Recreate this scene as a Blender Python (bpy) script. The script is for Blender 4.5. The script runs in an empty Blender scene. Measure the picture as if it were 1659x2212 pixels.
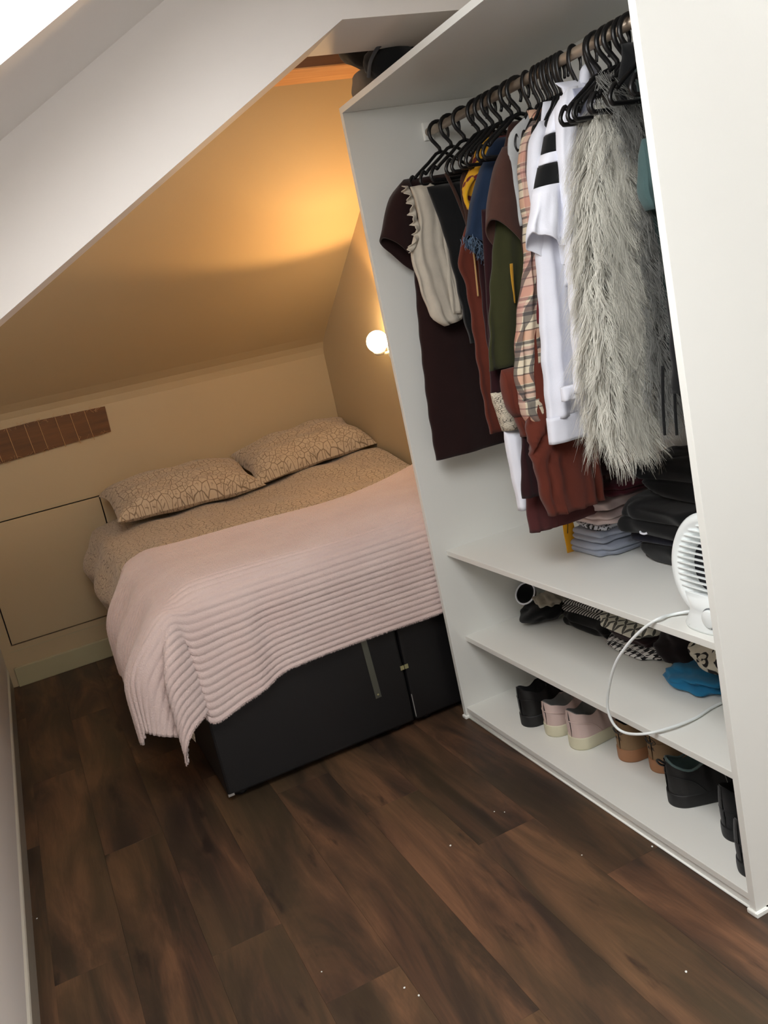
import bpy, bmesh, math, random
import numpy as np
from mathutils import Vector, Matrix
random.seed(7); np.random.seed(7)
PI = math.pi
S = bpy.context.scene
COL = S.collection

# ------------------------------------------------------------------ camera
F = 1902.6; YAW, PIT, ROL = -0.3788, 1.3491, -0.2132
CAM = Vector((-1.1529, -2.5660, 1.4060))
RM = Matrix.Rotation(YAW, 3, 'Z') @ Matrix.Rotation(PIT, 3, 'X') @ Matrix.Rotation(ROL, 3, 'Z')
cd = bpy.data.cameras.new('camera'); cam = bpy.data.objects.new('camera', cd); COL.objects.link(cam)
cam.matrix_world = Matrix.Translation(CAM) @ RM.to_4x4()
cd.sensor_fit = 'HORIZONTAL'; cd.sensor_width = 36; cd.lens = F / 1659 * 36; cd.clip_start = .02
S.camera = cam

# ------------------------------------------------------------------ daylight
W = bpy.data.worlds.new('overcast_sky'); S.world = W; W.use_nodes = True
bg = W.node_tree.nodes['Background']; bg.inputs[0].default_value = (1.0, 1.0, 1.0, 1); bg.inputs[1].default_value = 11.5
S.view_settings.view_transform = 'Standard'; S.view_settings.look = 'None'
S.view_settings.exposure = 0.0; S.view_settings.gamma = 1.0; S.view_settings.use_curve_mapping = False

XL, XR, YB, YN = -1.4547, 0.5194, 2.0059, -1.2846      # left wall, alcove right wall, back wall, near wardrobe side
RZ = lambda x: 1.901 + .593 * (x + .9915)               # left roof slope
ROOF_ANG = math.atan(.593)
def portal(x, y, z, sx, sy, ang):
    l = bpy.data.lights.new('skylight_portal', 'AREA'); l.shape = 'RECTANGLE'; l.size = sx; l.size_y = sy
    l.cycles.is_portal = True
    o = bpy.data.objects.new('skylight_portal', l); COL.objects.link(o); o.location = (x, y, z)
    o.rotation_euler = (0, ang, 0)
SK1 = (-1.34, -.56, -2.35, -.975)                        # x0, x1, y0, y1 of the opening in the left slope
SK2 = (.95, 1.60, -2.20, -1.38)                         # the one in the right slope
def at(u, v, ax, val):                                   # a measured picture point brought onto a real plane
    d = RM @ Vector(((u - 829.5) / F, -(v - 1106) / F, -1.0)); i = 'xyz'.index(ax)
    return CAM + d * ((val - CAM[i]) / d[i])

# ------------------------------------------------------------------ materials
def srgb(c):
    return tuple((v / 12.92 if v <= .04045 else ((v + .055) / 1.055) ** 2.4) for v in [x / 255 for x in c]) + (1,)
class NT:
    def __init__(s, name):
        s.m = bpy.data.materials.new(name); s.m.use_nodes = True; s.t = s.m.node_tree
        s.b = s.t.nodes['Principled BSDF']
    def n(s, typ, **kw):
        nd = s.t.nodes.new(typ)
        for k, v in kw.items():
            if k.startswith('i_'):
                key = k[2:]; key = int(key) if key.isdigit() else key.replace('_', ' ')
                nd.inputs[key].default_value = v
            else: setattr(nd, k, v)
        return nd
    def l(s, a, b): s.t.links.new(a, b)
    def mix(s, fac, a, b, mode='MIX'):
        nd = s.n('ShaderNodeMix', data_type='RGBA', blend_type=mode)
        for sock, val in ((nd.inputs[0], fac), (nd.inputs[6], a), (nd.inputs[7], b)):
            if hasattr(val, 'links'): s.l(val, sock)
            else: sock.default_value = val
        return nd.outputs[2]
    def coord(s, kind='Object', scale=(1, 1, 1), rot=(0, 0, 0)):
        tc = s.n('ShaderNodeTexCoord'); mp = s.n('ShaderNodeMapping')
        mp.inputs['Scale'].default_value = scale; mp.inputs['Rotation'].default_value = rot
        s.l(tc.outputs[kind], mp.inputs[0]); return mp.outputs[0]
    def noise(s, vec, scale, detail=3, rough=.5, out=0):
        nd = s.n('ShaderNodeTexNoise'); nd.inputs['Scale'].default_value = scale
        nd.inputs['Detail'].default_value = detail; nd.inputs['Roughness'].default_value = rough
        s.l(vec, nd.inputs['Vector']); return nd.outputs[out]
    def ramp(s, fac, stops, interp='LINEAR'):
        nd = s.n('ShaderNodeValToRGB'); nd.color_ramp.interpolation = interp
        e = nd.color_ramp.elements
        while len(e) < len(stops): e.new(.5)
        for i, (p, c) in enumerate(stops): e[i].position = p; e[i].color = c
        s.l(fac, nd.inputs[0]); return nd.outputs[0]
    def math(s, op, a, b=None):
        nd = s.n('ShaderNodeMath', operation=op)
        for i, v in enumerate((a, b)):
            if v is None: continue
            if hasattr(v, 'links'): s.l(v, nd.inputs[i])
            else: nd.inputs[i].default_value = v
        return nd.outputs[0]
    def bump(s, h, strength=.3, dist=.002):
        nd = s.n('ShaderNodeBump'); nd.inputs['Strength'].default_value = strength; nd.inputs['Distance'].default_value = dist
        s.l(h, nd.inputs['Height']); s.l(nd.outputs[0], s.b.inputs['Normal'])
    def base(s, c):
        if hasattr(c, 'links'): s.l(c, s.b.inputs['Base Color'])
        else: s.b.inputs['Base Color'].default_value = c
def paint(name, c, rough=.55, bump=.15, scale=220, var=.04):
    t = NT(name); v = t.coord()
    n = t.noise(v, 3.0, 4)
    c = srgb(c); d = tuple(x * (1 - var) for x in c[:3]) + (1,)
    t.base(t.mix(n, d, c)); t.b.inputs['Roughness'].default_value = rough
    t.bump(t.noise(v, scale, 2), bump, .001); return t.m
def fabric(name, c, var=.25, rough=.95, weave=900, sheen=.15, wrinkle=.4):
    t = NT(name); v = t.coord()
    c = srgb(c); d = tuple(x * (1 - var) for x in c[:3]) + (1,)
    t.base(t.mix(t.noise(v, 28, 5), d, c)); t.b.inputs['Roughness'].default_value = rough
    t.b.inputs['Sheen Weight'].default_value = sheen; t.b.inputs['Specular IOR Level'].default_value = .2
    h = t.math('ADD', t.math('MULTIPLY', t.noise(v, weave, 2), .15), t.math('MULTIPLY', t.noise(v, 16, 4), wrinkle * 2))
    t.bump(h, .5, .006); return t.m
def plastic(name, c, rough=.35, metal=0, spec=.5):
    t = NT(name); v = t.coord()
    t.base(srgb(c)); n = t.noise(v, 60, 3)
    t.l(t.ramp(n, [(0, (rough * .8,) * 3 + (1,)), (1, (min(1, rough * 1.2),) * 3 + (1,))]), t.b.inputs['Roughness'])
    t.b.inputs['Metallic'].default_value = metal; t.b.inputs['Specular IOR Level'].default_value = spec
    return t.m
def wood(name, c1, c2, scale=(2, 30, 30), rough=.6, rot=(0, 0, 0)):
    t = NT(name); v = t.coord(scale=scale, rot=rot)
    n = t.noise(v, 1.0, 8, .6)
    t.base(t.ramp(n, [(.3, srgb(c1)), (.7, srgb(c2))])); t.b.inputs['Roughness'].default_value = rough
    t.bump(n, .3, .002); return t.m
def bedding(name, light, dark, scale=34, line=.045):
    t = NT(name); v = t.coord('UV'); w = t.noise(v, 9, 2, .5, 1)
    vv = t.n('ShaderNodeVectorMath', operation='MULTIPLY_ADD'); t.l(w, vv.inputs[0]); vv.inputs[1].default_value = (.035,) * 3; t.l(v, vv.inputs[2])
    def cells(sc, wd):
        vo = t.n('ShaderNodeTexVoronoi', feature='DISTANCE_TO_EDGE', voronoi_dimensions='2D'); vo.inputs['Scale'].default_value = sc
        t.l(vv.outputs[0], vo.inputs['Vector'])
        return t.ramp(vo.outputs['Distance'], [(0, (1, 1, 1, 1)), (wd, (.75, .75, .75, 1)), (wd * 1.9, (0, 0, 0, 1))])
    a = cells(scale, line); b = cells(scale * 2.3, line * 1.2)
    vo2 = t.n('ShaderNodeTexVoronoi', feature='F1', voronoi_dimensions='2D'); vo2.inputs['Scale'].default_value = scale; t.l(vv.outputs[0], vo2.inputs['Vector'])
    mask = t.ramp(vo2.outputs['Distance'], [(.22, (1, 1, 1, 1)), (.34, (0, 0, 0, 1))])
    lines = t.math('MAXIMUM', a, t.math('MULTIPLY', b, mask))
    t.base(t.mix(t.math('MULTIPLY', lines, .8), srgb(light), srgb(dark))); t.b.inputs['Roughness'].default_value = .95
    t.b.inputs['Sheen Weight'].default_value = .2
    o = t.coord(); h = t.math('ADD', t.math('MULTIPLY', t.noise(o, 14, 5), .9), t.math('MULTIPLY', lines, -.12))
    t.bump(h, .55, .012); return t.m
def plaid():
    t = NT('plaid_flannel'); v = t.coord('UV'); sp = t.n('ShaderNodeSeparateXYZ'); t.l(v, sp.inputs[0])
    def band(s, period, lo, hi):
        f = t.math('FRACT', t.math('DIVIDE', s, period))
        return t.math('MULTIPLY', t.math('GREATER_THAN', f, lo), t.math('LESS_THAN', f, hi))
    c = srgb((206, 194, 170)); x, y = sp.outputs[0], sp.outputs[1]
    k = c
    for s, o in ((y, 0), (x, .013)):
        s2 = t.math('ADD', s, o + 10)
        k = t.mix(t.math('MULTIPLY', band(s2, .105, .02, .26), .5), k, srgb((196, 116, 84)))
        k = t.mix(t.math('MULTIPLY', band(s2, .105, .40, .60), .45), k, srgb((184, 124, 118)))
        for a, b in ((.28, .35), (.46, .51), (.62, .70), (.02, .05), (.84, .87)):
            k = t.mix(t.math('MULTIPLY', band(s2, .105, a, b), .75), k, srgb((60, 58, 62)))
    t.base(k); t.b.inputs['Roughness'].default_value = .95
    t.bump(t.noise(t.coord(), 18, 4), .5, .008); return t.m
def printed(name, bgc, fg, kind, scale):
    t = NT(name); v = t.coord('UV')
    if kind == 'leopard':
        w = t.noise(v, scale * .8, 2, .5, 1)
        vo = t.n('ShaderNodeTexVoronoi', voronoi_dimensions='2D'); vo.inputs['Scale'].default_value = scale
        vv = t.n('ShaderNodeVectorMath', operation='MULTIPLY_ADD'); t.l(w, vv.inputs[0]); vv.inputs[1].default_value = (.02,) * 3; t.l(v, vv.inputs[2])
        t.l(vv.outputs[0], vo.inputs['Vector'])
        m = t.ramp(vo.outputs['Distance'], [(.0, (0, 0, 0, 1)), (.18, (0, 0, 0, 1)), (.22, (1, 1, 1, 1)), (.42, (1, 1, 1, 1)), (.46, (0, 0, 0, 1))])
        m = t.math('MULTIPLY', m, t.math('GREATER_THAN', t.noise(v, scale * 1.2, 1), .46))
    elif kind == 'houndstooth':
        sp = t.n('ShaderNodeSeparateXYZ'); t.l(v, sp.inputs[0])
        x = t.math('MULTIPLY', t.math('ADD', sp.outputs[0], 5), scale); y = t.math('MULTIPLY', t.math('ADD', sp.outputs[1], 5), scale)
        fx, fy = t.math('FRACT', x), t.math('FRACT', y)
        ax = t.math('GREATER_THAN', fx, .5); ay = t.math('GREATER_THAN', fy, .5)
        d = t.math('GREATER_THAN', t.math('FRACT', t.math('MULTIPLY', t.math('ADD', x, y), 2)), .5)
        both = t.math('MULTIPLY', ax, ay)
        xor = t.math('ABSOLUTE', t.math('SUBTRACT', ax, ay))
        m = t.math('MAXIMUM', both, t.math('MULTIPLY', xor, d))
    elif kind == 'star':
        sp = t.n('ShaderNodeSeparateXYZ'); t.l(v, sp.inputs[0])
        def ring(ox, oy):
            x = t.math('SUBTRACT', t.math('FRACT', t.math('ADD', t.math('MULTIPLY', t.math('ADD', sp.outputs[0], 5), scale), ox)), .5)
            y = t.math('SUBTRACT', t.math('FRACT', t.math('ADD', t.math('MULTIPLY', t.math('ADD', sp.outputs[1], 5), scale), oy)), .5)
            p = t.math('ADD', t.math('POWER', t.math('ABSOLUTE', x), .66), t.math('POWER', t.math('ABSOLUTE', y), .66))
            return t.math('LESS_THAN', p, .62)
        m = t.math('MAXIMUM', ring(0, 0), ring(.5, .5))
    elif kind == 'floral':
        vo = t.n('ShaderNodeTexVoronoi', voronoi_dimensions='2D'); vo.inputs['Scale'].default_value = scale; t.l(v, vo.inputs['Vector'])
        m = t.ramp(vo.outputs['Distance'], [(.25, (1, 1, 1, 1)), (.34, (0, 0, 0, 1))])
    elif kind == 'snake':
        vo = t.n('ShaderNodeTexVoronoi', feature='DISTANCE_TO_EDGE', voronoi_dimensions='2D'); vo.inputs['Scale'].default_value = scale; t.l(v, vo.inputs['Vector'])
        m = t.math('MULTIPLY', t.ramp(vo.outputs['Distance'], [(.05, (1, 1, 1, 1)), (.16, (0, 0, 0, 1))]), t.ramp(t.noise(v, scale * .3, 2), [(.4, (.3,) * 3 + (1,)), (.6, (1, 1, 1, 1))]))
    else:
        wv = t.n('ShaderNodeTexWave', wave_type='BANDS', bands_direction='Y'); wv.inputs['Scale'].default_value = scale; wv.inputs['Distortion'].default_value = 1.5
        t.l(v, wv.inputs['Vector']); m = t.math('GREATER_THAN', wv.outputs[1], .55)
    t.base(t.mix(m, srgb(bgc), srgb(fg))); t.b.inputs['Roughness'].default_value = .95
    t.bump(t.noise(t.coord(), 22, 4), .5, .006); return t.m

M = {}
M['wall'] = paint('wall_paint', (232, 227, 222), .6, .12, 160)
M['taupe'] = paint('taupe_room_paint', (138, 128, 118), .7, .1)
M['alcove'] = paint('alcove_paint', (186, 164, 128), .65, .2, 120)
M['gloss'] = paint('gloss_trim_paint', (232, 228, 214), .35, .05)
M['oldgloss'] = paint('aged_trim_paint', (178, 168, 132), .5, .2, 60, .1)
M['skirtgrey'] = paint('skirting_front_paint', (150, 143, 130), .5, .1)
M['ward'] = paint('white_melamine', (230, 231, 226), .4, .06, 300, .02)
M['edge'] = paint('white_edge_band', (238, 240, 235), .35, .03, 300, .02)
M['void'] = paint('dark_gap', (20, 16, 12), .9)
M['beam'] = wood('pine_beam', (186, 128, 74), (214, 160, 104), (3, 40, 40))
M['beamdark'] = wood('shaded_beam_face', (92, 58, 34), (122, 80, 50), (3, 40, 40))  # near face the lamp misses: its shade is put into the wood colour
M['plank'] = wood('old_purlin_wood', (76, 48, 20), (116, 74, 34), (3, 26, 26), .7)
M['twine'] = fabric('jute_twine', (204, 160, 108))
M['rail'] = plastic('satin_metal_rail', (176, 160, 142), .38, .6)
M['hanger'] = plastic('black_hanger_plastic', (13, 13, 14), .38)
M['leather'] = NT('black_faux_leather')
t = M['leather']; t.base(srgb((17, 16, 17))); t.b.inputs['Roughness'].default_value = .5
vo = t.n('ShaderNodeTexVoronoi'); vo.inputs['Scale'].default_value = 420; t.l(t.coord(), vo.inputs['Vector']); t.bump(vo.outputs['Distance'], .25, .0008); M['leather'] = t.m
M['scuff'] = paint('scuffed_vinyl', (150, 146, 142), .6)
M['metal'] = plastic('zinc_plate', (120, 122, 112), .4, .8)
M['brass'] = plastic('brass_link', (200, 196, 150), .3, .9)
M['bed'] = bedding('floral_bedding', (190, 172, 148), (92, 72, 54), 36, .04)
M['navy'] = fabric('dark_pillow_underside', (48, 46, 58))
t = NT('pink_ribbed_fleece'); v = t.coord()
n1 = t.noise(v, 7, 4); n2 = t.noise(v, 240, 3, .7)
t.base(t.mix(n1, srgb((222, 196, 190)), srgb((240, 220, 214)))); t.b.inputs['Roughness'].default_value = 1
t.b.inputs['Sheen Weight'].default_value = .6; t.b.inputs['Sheen Roughness'].default_value = .4; t.b.inputs['Specular IOR Level'].default_value = .1
t.bump(n2, .8, .005); M['fleece'] = t.m
# floor boards: grain along y, tone by board
t = NT('dark_walnut_vinyl'); tc = t.n('ShaderNodeTexCoord'); oi = t.n('ShaderNodeObjectInfo'); geo = t.n('ShaderNodeNewGeometry')
cb = t.n('ShaderNodeCombineXYZ'); t.l(t.math('MULTIPLY', oi.outputs['Random'], 37), cb.inputs[0]); t.l(t.math('MULTIPLY', oi.outputs['Random'], 91), cb.inputs[1])
va = t.n('ShaderNodeVectorMath', operation='ADD'); t.l(geo.outputs['Position'], va.inputs[0]); t.l(cb.outputs[0], va.inputs[1])
def mp(sc):
    m_ = t.n('ShaderNodeMapping'); m_.inputs['Scale'].default_value = sc; t.l(va.outputs[0], m_.inputs[0]); return m_.outputs[0]
gw = t.n('ShaderNodeTexNoise'); gw.inputs['Scale'].default_value = 1; gw.inputs['Detail'].default_value = 6; gw.inputs['Roughness'].default_value = .62; gw.inputs['Distortion'].default_value = .9
t.l(mp((8, 1.3, 1)), gw.inputs['Vector'])
fine = t.noise(mp((150, 5, 1)), 1, 4, .7); blot = t.noise(mp((4, 1.5, 1)), 1, 3)
c = t.ramp(gw.outputs[0], [(.32, srgb((40, 32, 29))), (.44, srgb((60, 47, 40))), (.54, srgb((94, 68, 52))), (.66, srgb((130, 93, 68)))])
c = t.mix(t.ramp(blot, [(.35, (0, 0, 0, 1)), (.75, (.55, .55, .55, 1))]), c, srgb((98, 82, 54)))
c = t.mix(t.math('MULTIPLY', fine, .6), c, srgb((46, 34, 27)))
vor = t.ramp(t.noise(mp((13, 3.2, 1)), 1, 5, .55), [(.62, (0, 0, 0, 1)), (.70, (.8, .8, .8, 1))])
c = t.mix(vor, c, srgb((38, 29, 26)))
hs = t.n('ShaderNodeHueSaturation'); t.l(t.math('ADD', t.math('MULTIPLY', oi.outputs['Random'], .24), .86), hs.inputs['Value']); t.l(c, hs.inputs['Color'])
t.base(hs.outputs[0]); t.b.inputs['Roughness'].default_value = .5; t.b.inputs['Specular IOR Level'].default_value = .35
t.bump(fine, .2, .0008); M['floor'] = t.m
t = NT('window_glass'); g = t.t; out = g.nodes['Material Output']; tr = t.n('ShaderNodeBsdfTransparent'); gl = t.n('ShaderNodeBsdfGlossy'); gl.inputs['Roughness'].default_value = .02
mx = t.n('ShaderNodeMixShader'); mx.inputs[0].default_value = .06; t.l(tr.outputs[0], mx.inputs[1]); t.l(gl.outputs[0], mx.inputs[2]); t.l(mx.outputs[0], out.inputs[0]); M['glass'] = t.m
def emis(name, c, s):
    t = NT(name); t.b.inputs['Emission Color'].default_value = c; t.b.inputs['Emission Strength'].default_value = s; t.base((1, .9, .7, 1)); return t.m
M['bulb'] = emis('lit_globe', (1, .80, .50, 1), 30)

# ------------------------------------------------------------------ mesh helpers
def link(name, me, m, parent=None, smooth=False):
    if smooth:
        for p in me.polygons: p.use_smooth = True
    if m: me.materials.append(m)
    o = bpy.data.objects.new(name, me); COL.objects.link(o)
    if parent: o.parent = parent
    return o
def from_bm(name, bm, m, parent=None, smooth=False):
    me = bpy.data.meshes.new(name); bmesh.ops.recalc_face_normals(bm, faces=bm.faces); bm.to_mesh(me); bm.free(); return link(name, me, m, parent, smooth)
def from_data(name, V, Fc, m, parent=None, smooth=True, uv=None):
    me = bpy.data.meshes.new(name); me.from_pydata([tuple(map(float, v)) for v in V], [], Fc)
    if uv is not None:
        l = me.uv_layers.new(name='UVMap'); idx = np.empty(len(me.loops), int); me.loops.foreach_get('vertex_index', idx)
        l.data.foreach_set('uv', np.asarray(uv, float)[idx].ravel())
    me.update(); return link(name, me, m, parent, smooth)
def add_box(bm, x0, y0, z0, x1, y1, z1, bev=0):
    r = bmesh.ops.create_cube(bm, size=1)
    for v in r['verts']: v.co = Vector(((x0 + x1) / 2 + v.co.x * (x1 - x0), (y0 + y1) / 2 + v.co.y * (y1 - y0), (z0 + z1) / 2 + v.co.z * (z1 - z0)))
    if bev:
        es = list({e for v in r['verts'] for e in v.link_edges}); bmesh.ops.bevel(bm, geom=es, offset=bev, segments=2, affect='EDGES', profile=.5)
def box(name, a, b, m, parent=None, bev=0):
    bm = bmesh.new(); add_box(bm, *a, *b, bev); return from_bm(name, bm, m, parent)
def prism(name, pts, axis, a, b, m, parent=None):   # polygon in the two other axes, extruded along axis
    bm = bmesh.new()
    def P(p, t): return {'y': (p[0], t, p[1]), 'x': (t, p[0], p[1]), 'z': (p[0], p[1], t)}[axis]
    A = [bm.verts.new(P(p, a)) for p in pts]; B = [bm.verts.new(P(p, b)) for p in pts]
    bm.faces.new(A); bm.faces.new(B[::-1])
    for i in range(len(pts)): j = (i + 1) % len(pts); bm.faces.new((A[i], A[j], B[j], B[i]))
    return from_bm(name, bm, m, parent)
def smooth_path(pts, n=6, closed=False):
    P = [Vector(p) for p in pts]; out = []; N = len(P)
    for i in range(N if closed else N - 1):
        g = (lambda k: P[k % N]) if closed else (lambda k: P[max(0, min(N - 1, k))])
        a, b, c, d = g(i - 1), g(i), g(i + 1), g(i + 2)
        for k in range(n):
            s = k / n; out.append(.5 * ((2 * b) + (c - a) * s + (2 * a - 5 * b + 4 * c - d) * s * s + (3 * b - a - 3 * c + d) * s ** 3))
    if not closed: out.append(P[-1])
    return out
def tube_data(path, r, seg=8, closed=False):
    V, Fc = [], []; N = len(path); up = Vector((.31, .22, .92)).normalized(); nrm = None
    for i, p in enumerate(path):
        q = path[(i + 1) % N] if closed else path[min(i + 1, N - 1)]; o = path[i - 1] if (closed or i) else path[0]
        t_ = (q - o).normalized()
        nrm = (up - up.dot(t_) * t_).normalized() if nrm is None else (nrm - nrm.dot(t_) * t_).normalized()
        bn = t_.cross(nrm); rr = r[i] if hasattr(r, '__len__') else r
        for k in range(seg):
            a = 2 * PI * k / seg; V.append(p + (nrm * math.cos(a) + bn * math.sin(a)) * rr)
    for i in range(N if closed else N - 1):
        for k in range(seg):
            a = i * seg + k; b = i * seg + (k + 1) % seg; c = ((i + 1) % N) * seg + (k + 1) % seg; d = ((i + 1) % N) * seg + k
            Fc.append((a, b, c, d))
    if not closed: Fc.append(tuple(range(seg))[::-1]); Fc.append(tuple(range((N - 1) * seg, N * seg)))
    return V, Fc
def tube(name, pts, r, m, parent=None, seg=8, n=6, closed=False, smooth=True):
    path = smooth_path(pts, n, closed) if n > 1 else [Vector(p) for p in pts]
    V, Fc = tube_data(path, r, seg, closed); return from_data(name, V, Fc, m, parent, True)
def lathe(name, prof, m, parent=None, seg=32, mat=None):
    V, Fc = [], []
    for r, z in prof:
        for k in range(seg): a = 2 * PI * k / seg; V.append(Vector((r * math.cos(a), r * math.sin(a), z)))
    for i in range(len(prof) - 1):
        for k in range(seg):
            k2 = (k + 1) % seg; Fc.append((i * seg + k, i * seg + k2, (i + 1) * seg + k2, (i + 1) * seg + k))
    Fc.append(tuple(range(seg))[::-1]); Fc.append(tuple(range((len(prof) - 1) * seg, len(prof) * seg)))
    if mat is not None: V = [mat @ v for v in V]
    return from_data(name, V, Fc, m, parent)
def thing(name, label, cat, loc=(0, 0, 0), group=None):
    o = bpy.data.objects.new(name, None); COL.objects.link(o); o.location = loc; o.empty_display_size = .05
    o['label'] = label; o['category'] = cat
    if group: o['group'] = group
    bpy.context.view_layer.update(); return o
def tag(o, label, cat, group=None):
    o['label'] = label; o['category'] = cat
    if group: o['group'] = group
    return o
def struct(o): o['kind'] = 'structure'; return o
def setloc(root, loc):     # give an empty its base point while its parts stay where they were built
    L = Vector(loc); root.location = L
    for c_ in root.children: c_.location -= L
def fin(root):             # empty placed at the base centre of its parts
    lo = Vector((1e9,) * 3); hi = -lo
    for c_ in root.children:
        for b in c_.bound_box:
            for i in range(3): lo[i] = min(lo[i], b[i] + c_.location[i]); hi[i] = max(hi[i], b[i] + c_.location[i])
    setloc(root, ((lo.x + hi.x) / 2, (lo.y + hi.y) / 2, lo.z))

# ------------------------------------------------------------------ room shell
XE, YS, ZC, TH = 2.25, -3.6, 2.42, .12
fl = struct(box('floor', (XL - .1, YS - .1, -.1), (XE + .1, YB + .1, -.004), M['floor']))
pw, plen = .18, 1.22
meshes = {}
x = -1.412 - .18; ci = 0
offs = [.30, -.44, .071, .62, -.92, -1.21, -.30, -.66, .25, -.1, .8, -.7]
while x < .52:
    x0, x1 = max(x, XL), min(x + pw, .56); oy = offs[ci % 12]
    k0 = math.floor((-3.2 - oy) / plen); y = oy + k0 * plen
    while y < YB:
        y0, y1 = max(y, -3.4), min(y + plen, YB)
        if y1 - y0 > .02 and x1 - x0 > .01:
            key = (round(x1 - x0, 3), round(y1 - y0, 3))
            if key not in meshes:
                bm = bmesh.new(); add_box(bm, .00015, .00015, -.004, key[0] - .00015, key[1] - .00015, 0, .0003)
                me = bpy.data.meshes.new('plank'); bm.to_mesh(me); bm.free(); me.materials.append(M['floor']); meshes[key] = me
            o = bpy.data.objects.new('plank', meshes[key]); COL.objects.link(o); o.parent = fl; o.location = (x0, y0, 0)
        y += plen
    x += pw; ci += 1
# back knee wall built round the hatch opening
hz0, hz1, hx0, hx1 = .205, .812, -1.405, -.808
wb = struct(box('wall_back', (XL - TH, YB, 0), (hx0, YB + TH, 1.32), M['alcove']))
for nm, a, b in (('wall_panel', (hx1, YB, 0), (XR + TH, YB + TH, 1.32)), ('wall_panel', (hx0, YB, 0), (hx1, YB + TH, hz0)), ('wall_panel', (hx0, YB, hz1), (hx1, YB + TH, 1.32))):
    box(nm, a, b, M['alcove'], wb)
ht = thing('access_hatch', 'painted square access hatch low in the back wall left of the bed', 'hatch')
box('panel', (hx0 + .006, YB - .001, hz0 + .006), (hx1 - .006, YB + .02, hz1 - .006), M['alcove'], ht, .001)
box('backing', (hx0, YB + .03, hz0), (hx1, YB + .06, hz1), M['void'], ht)
bm = bmesh.new()
for a, b in (((hx0 - .012, YB - .0015, hz0 - .03), (hx1 + .03, YB + .001, hz0 - .027)), ((hx1 + .012, YB - .0015, hz0), (hx1 + .0135, YB + .001, hz1 + .012)), ((hx0, YB - .0015, hz1 + .011), (hx1 + .0135, YB + .001, hz1 + .0125))): add_box(bm, *a, *b)
from_bm('frame_joint', bm, M['oldgloss'], ht); fin(ht)
SL = lambda y: 1.30 + .64 * (2.0 - y)
# sloped alcove ceiling with a softened foot, as one section extruded across the alcove
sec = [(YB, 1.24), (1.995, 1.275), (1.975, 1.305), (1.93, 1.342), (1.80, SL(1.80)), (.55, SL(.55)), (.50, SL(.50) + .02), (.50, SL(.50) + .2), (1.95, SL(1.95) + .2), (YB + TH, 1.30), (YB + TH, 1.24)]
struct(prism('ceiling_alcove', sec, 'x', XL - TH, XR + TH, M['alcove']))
pu = struct(box('trim_roof_beam', (XL, .385, 2.229), (XR, .55, 2.50), M['beamdark']))
box('underside', (XL, .3855, 2.2245), (XR, .556, 2.229), M['beam'], pu)
wl = struct(box('wall_left', (XL - TH, YS, 0), (XL, YB + TH, 1.626), M['wall']))
box('upper_wall', (XL - TH, -.5, 1.626), (XL, YB, 2.6), M['wall'], wl)
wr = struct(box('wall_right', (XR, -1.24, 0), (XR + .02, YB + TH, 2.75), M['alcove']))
struct(box('wall_beside_wardrobe', (XR + .02, YN, 0), (XE + TH, YN + .1, ZC), M['wall']))
struct(box('wall_right_room', (XE, YS, 0), (XE + TH, YN, 1.75), M['taupe']))
WX0, WX1, WZ0, WZ1 = .15, 1.65, .55, 1.18
wf = struct(box('wall_front', (XL - TH, YS - TH, 0), (WX0, YS, 2.7), M['wall']))
for a, b in (((WX1, YS - TH, 0), (XE + TH, YS, 2.7)), ((WX0, YS - TH, 0), (WX1, YS, WZ0)), ((WX0, YS - TH, WZ1), (WX1, YS, 2.7))): box('wall_panel', a, b, M['wall'], wf)
w3 = struct(box('window_3', (WX0, YS - .07, WZ0), (WX1, YS - .064, WZ1), M['glass']))
for a, b in (((WX0, YS - .10, WZ0), (WX1, YS - .04, WZ0 + .05)), ((WX0, YS - .10, WZ1 - .05), (WX1, YS - .04, WZ1)), ((WX0, YS - .10, WZ0), (WX0 + .05, YS - .04, WZ1)), ((WX1 - .05, YS - .10, WZ0), (WX1, YS - .04, WZ1)), ((.93, YS - .10, WZ0), (.97, YS - .04, WZ1))): box('window_frame', a, b, M['gloss'], w3)
l = bpy.data.lights.new('window_portal', 'AREA'); l.shape = 'RECTANGLE'; l.size = WX1 - WX0; l.size_y = WZ1 - WZ0; l.cycles.is_portal = True
o = bpy.data.objects.new('window_portal', l); COL.objects.link(o); o.location = ((WX0 + WX1) / 2, YS - .06, (WZ0 + WZ1) / 2); o.rotation_euler = (PI / 2, 0, 0)
struct(box('ceiling', (-.12, YS, ZC), (.92, -.245, ZC + TH), M['wall']))
struct(box('ceiling_over_alcove', (XL - TH, -.5, 2.62), (XR + TH, .9, 2.7), M['alcove']))
struct(box('trim_ceiling_side', (-.12, -.5, ZC), (-.02, -.245, 2.65), M['wall']))
def roof(name, P, sk, ang, zf):
    # slope pieces round a skylight opening; P = x range of slope
    x0, x1 = P; a0, a1, b0, b1 = sk; pieces = []
    par = None
    for k, (xa, xb, ya, yb) in enumerate(((x0, x1, b1, -.245), (x0, x1, YS, b0), (x0, a0, b0, b1), (a1, x1, b0, b1))):
        if name == 'ceiling_right_slope' and k == 0: yb = YN + .1
        pts = [(xa, zf(xa)), (xb, zf(xb)), (xb, zf(xb) + .16), (xa, zf(xa) + .16)]
        o = prism(name if par is None else 'slope_panel', pts, 'y', ya, yb, M['wall'], par)
        if par is None: par = struct(o)
    return par
roof('ceiling_left_slope', (XL - .02, -.10), SK1, ROOF_ANG, RZ)
RZ2 = lambda x: ZC - .593 * (x - .90)
roof('ceiling_right_slope', (.90, XE + .02), SK2, -ROOF_ANG, RZ2)
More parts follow.
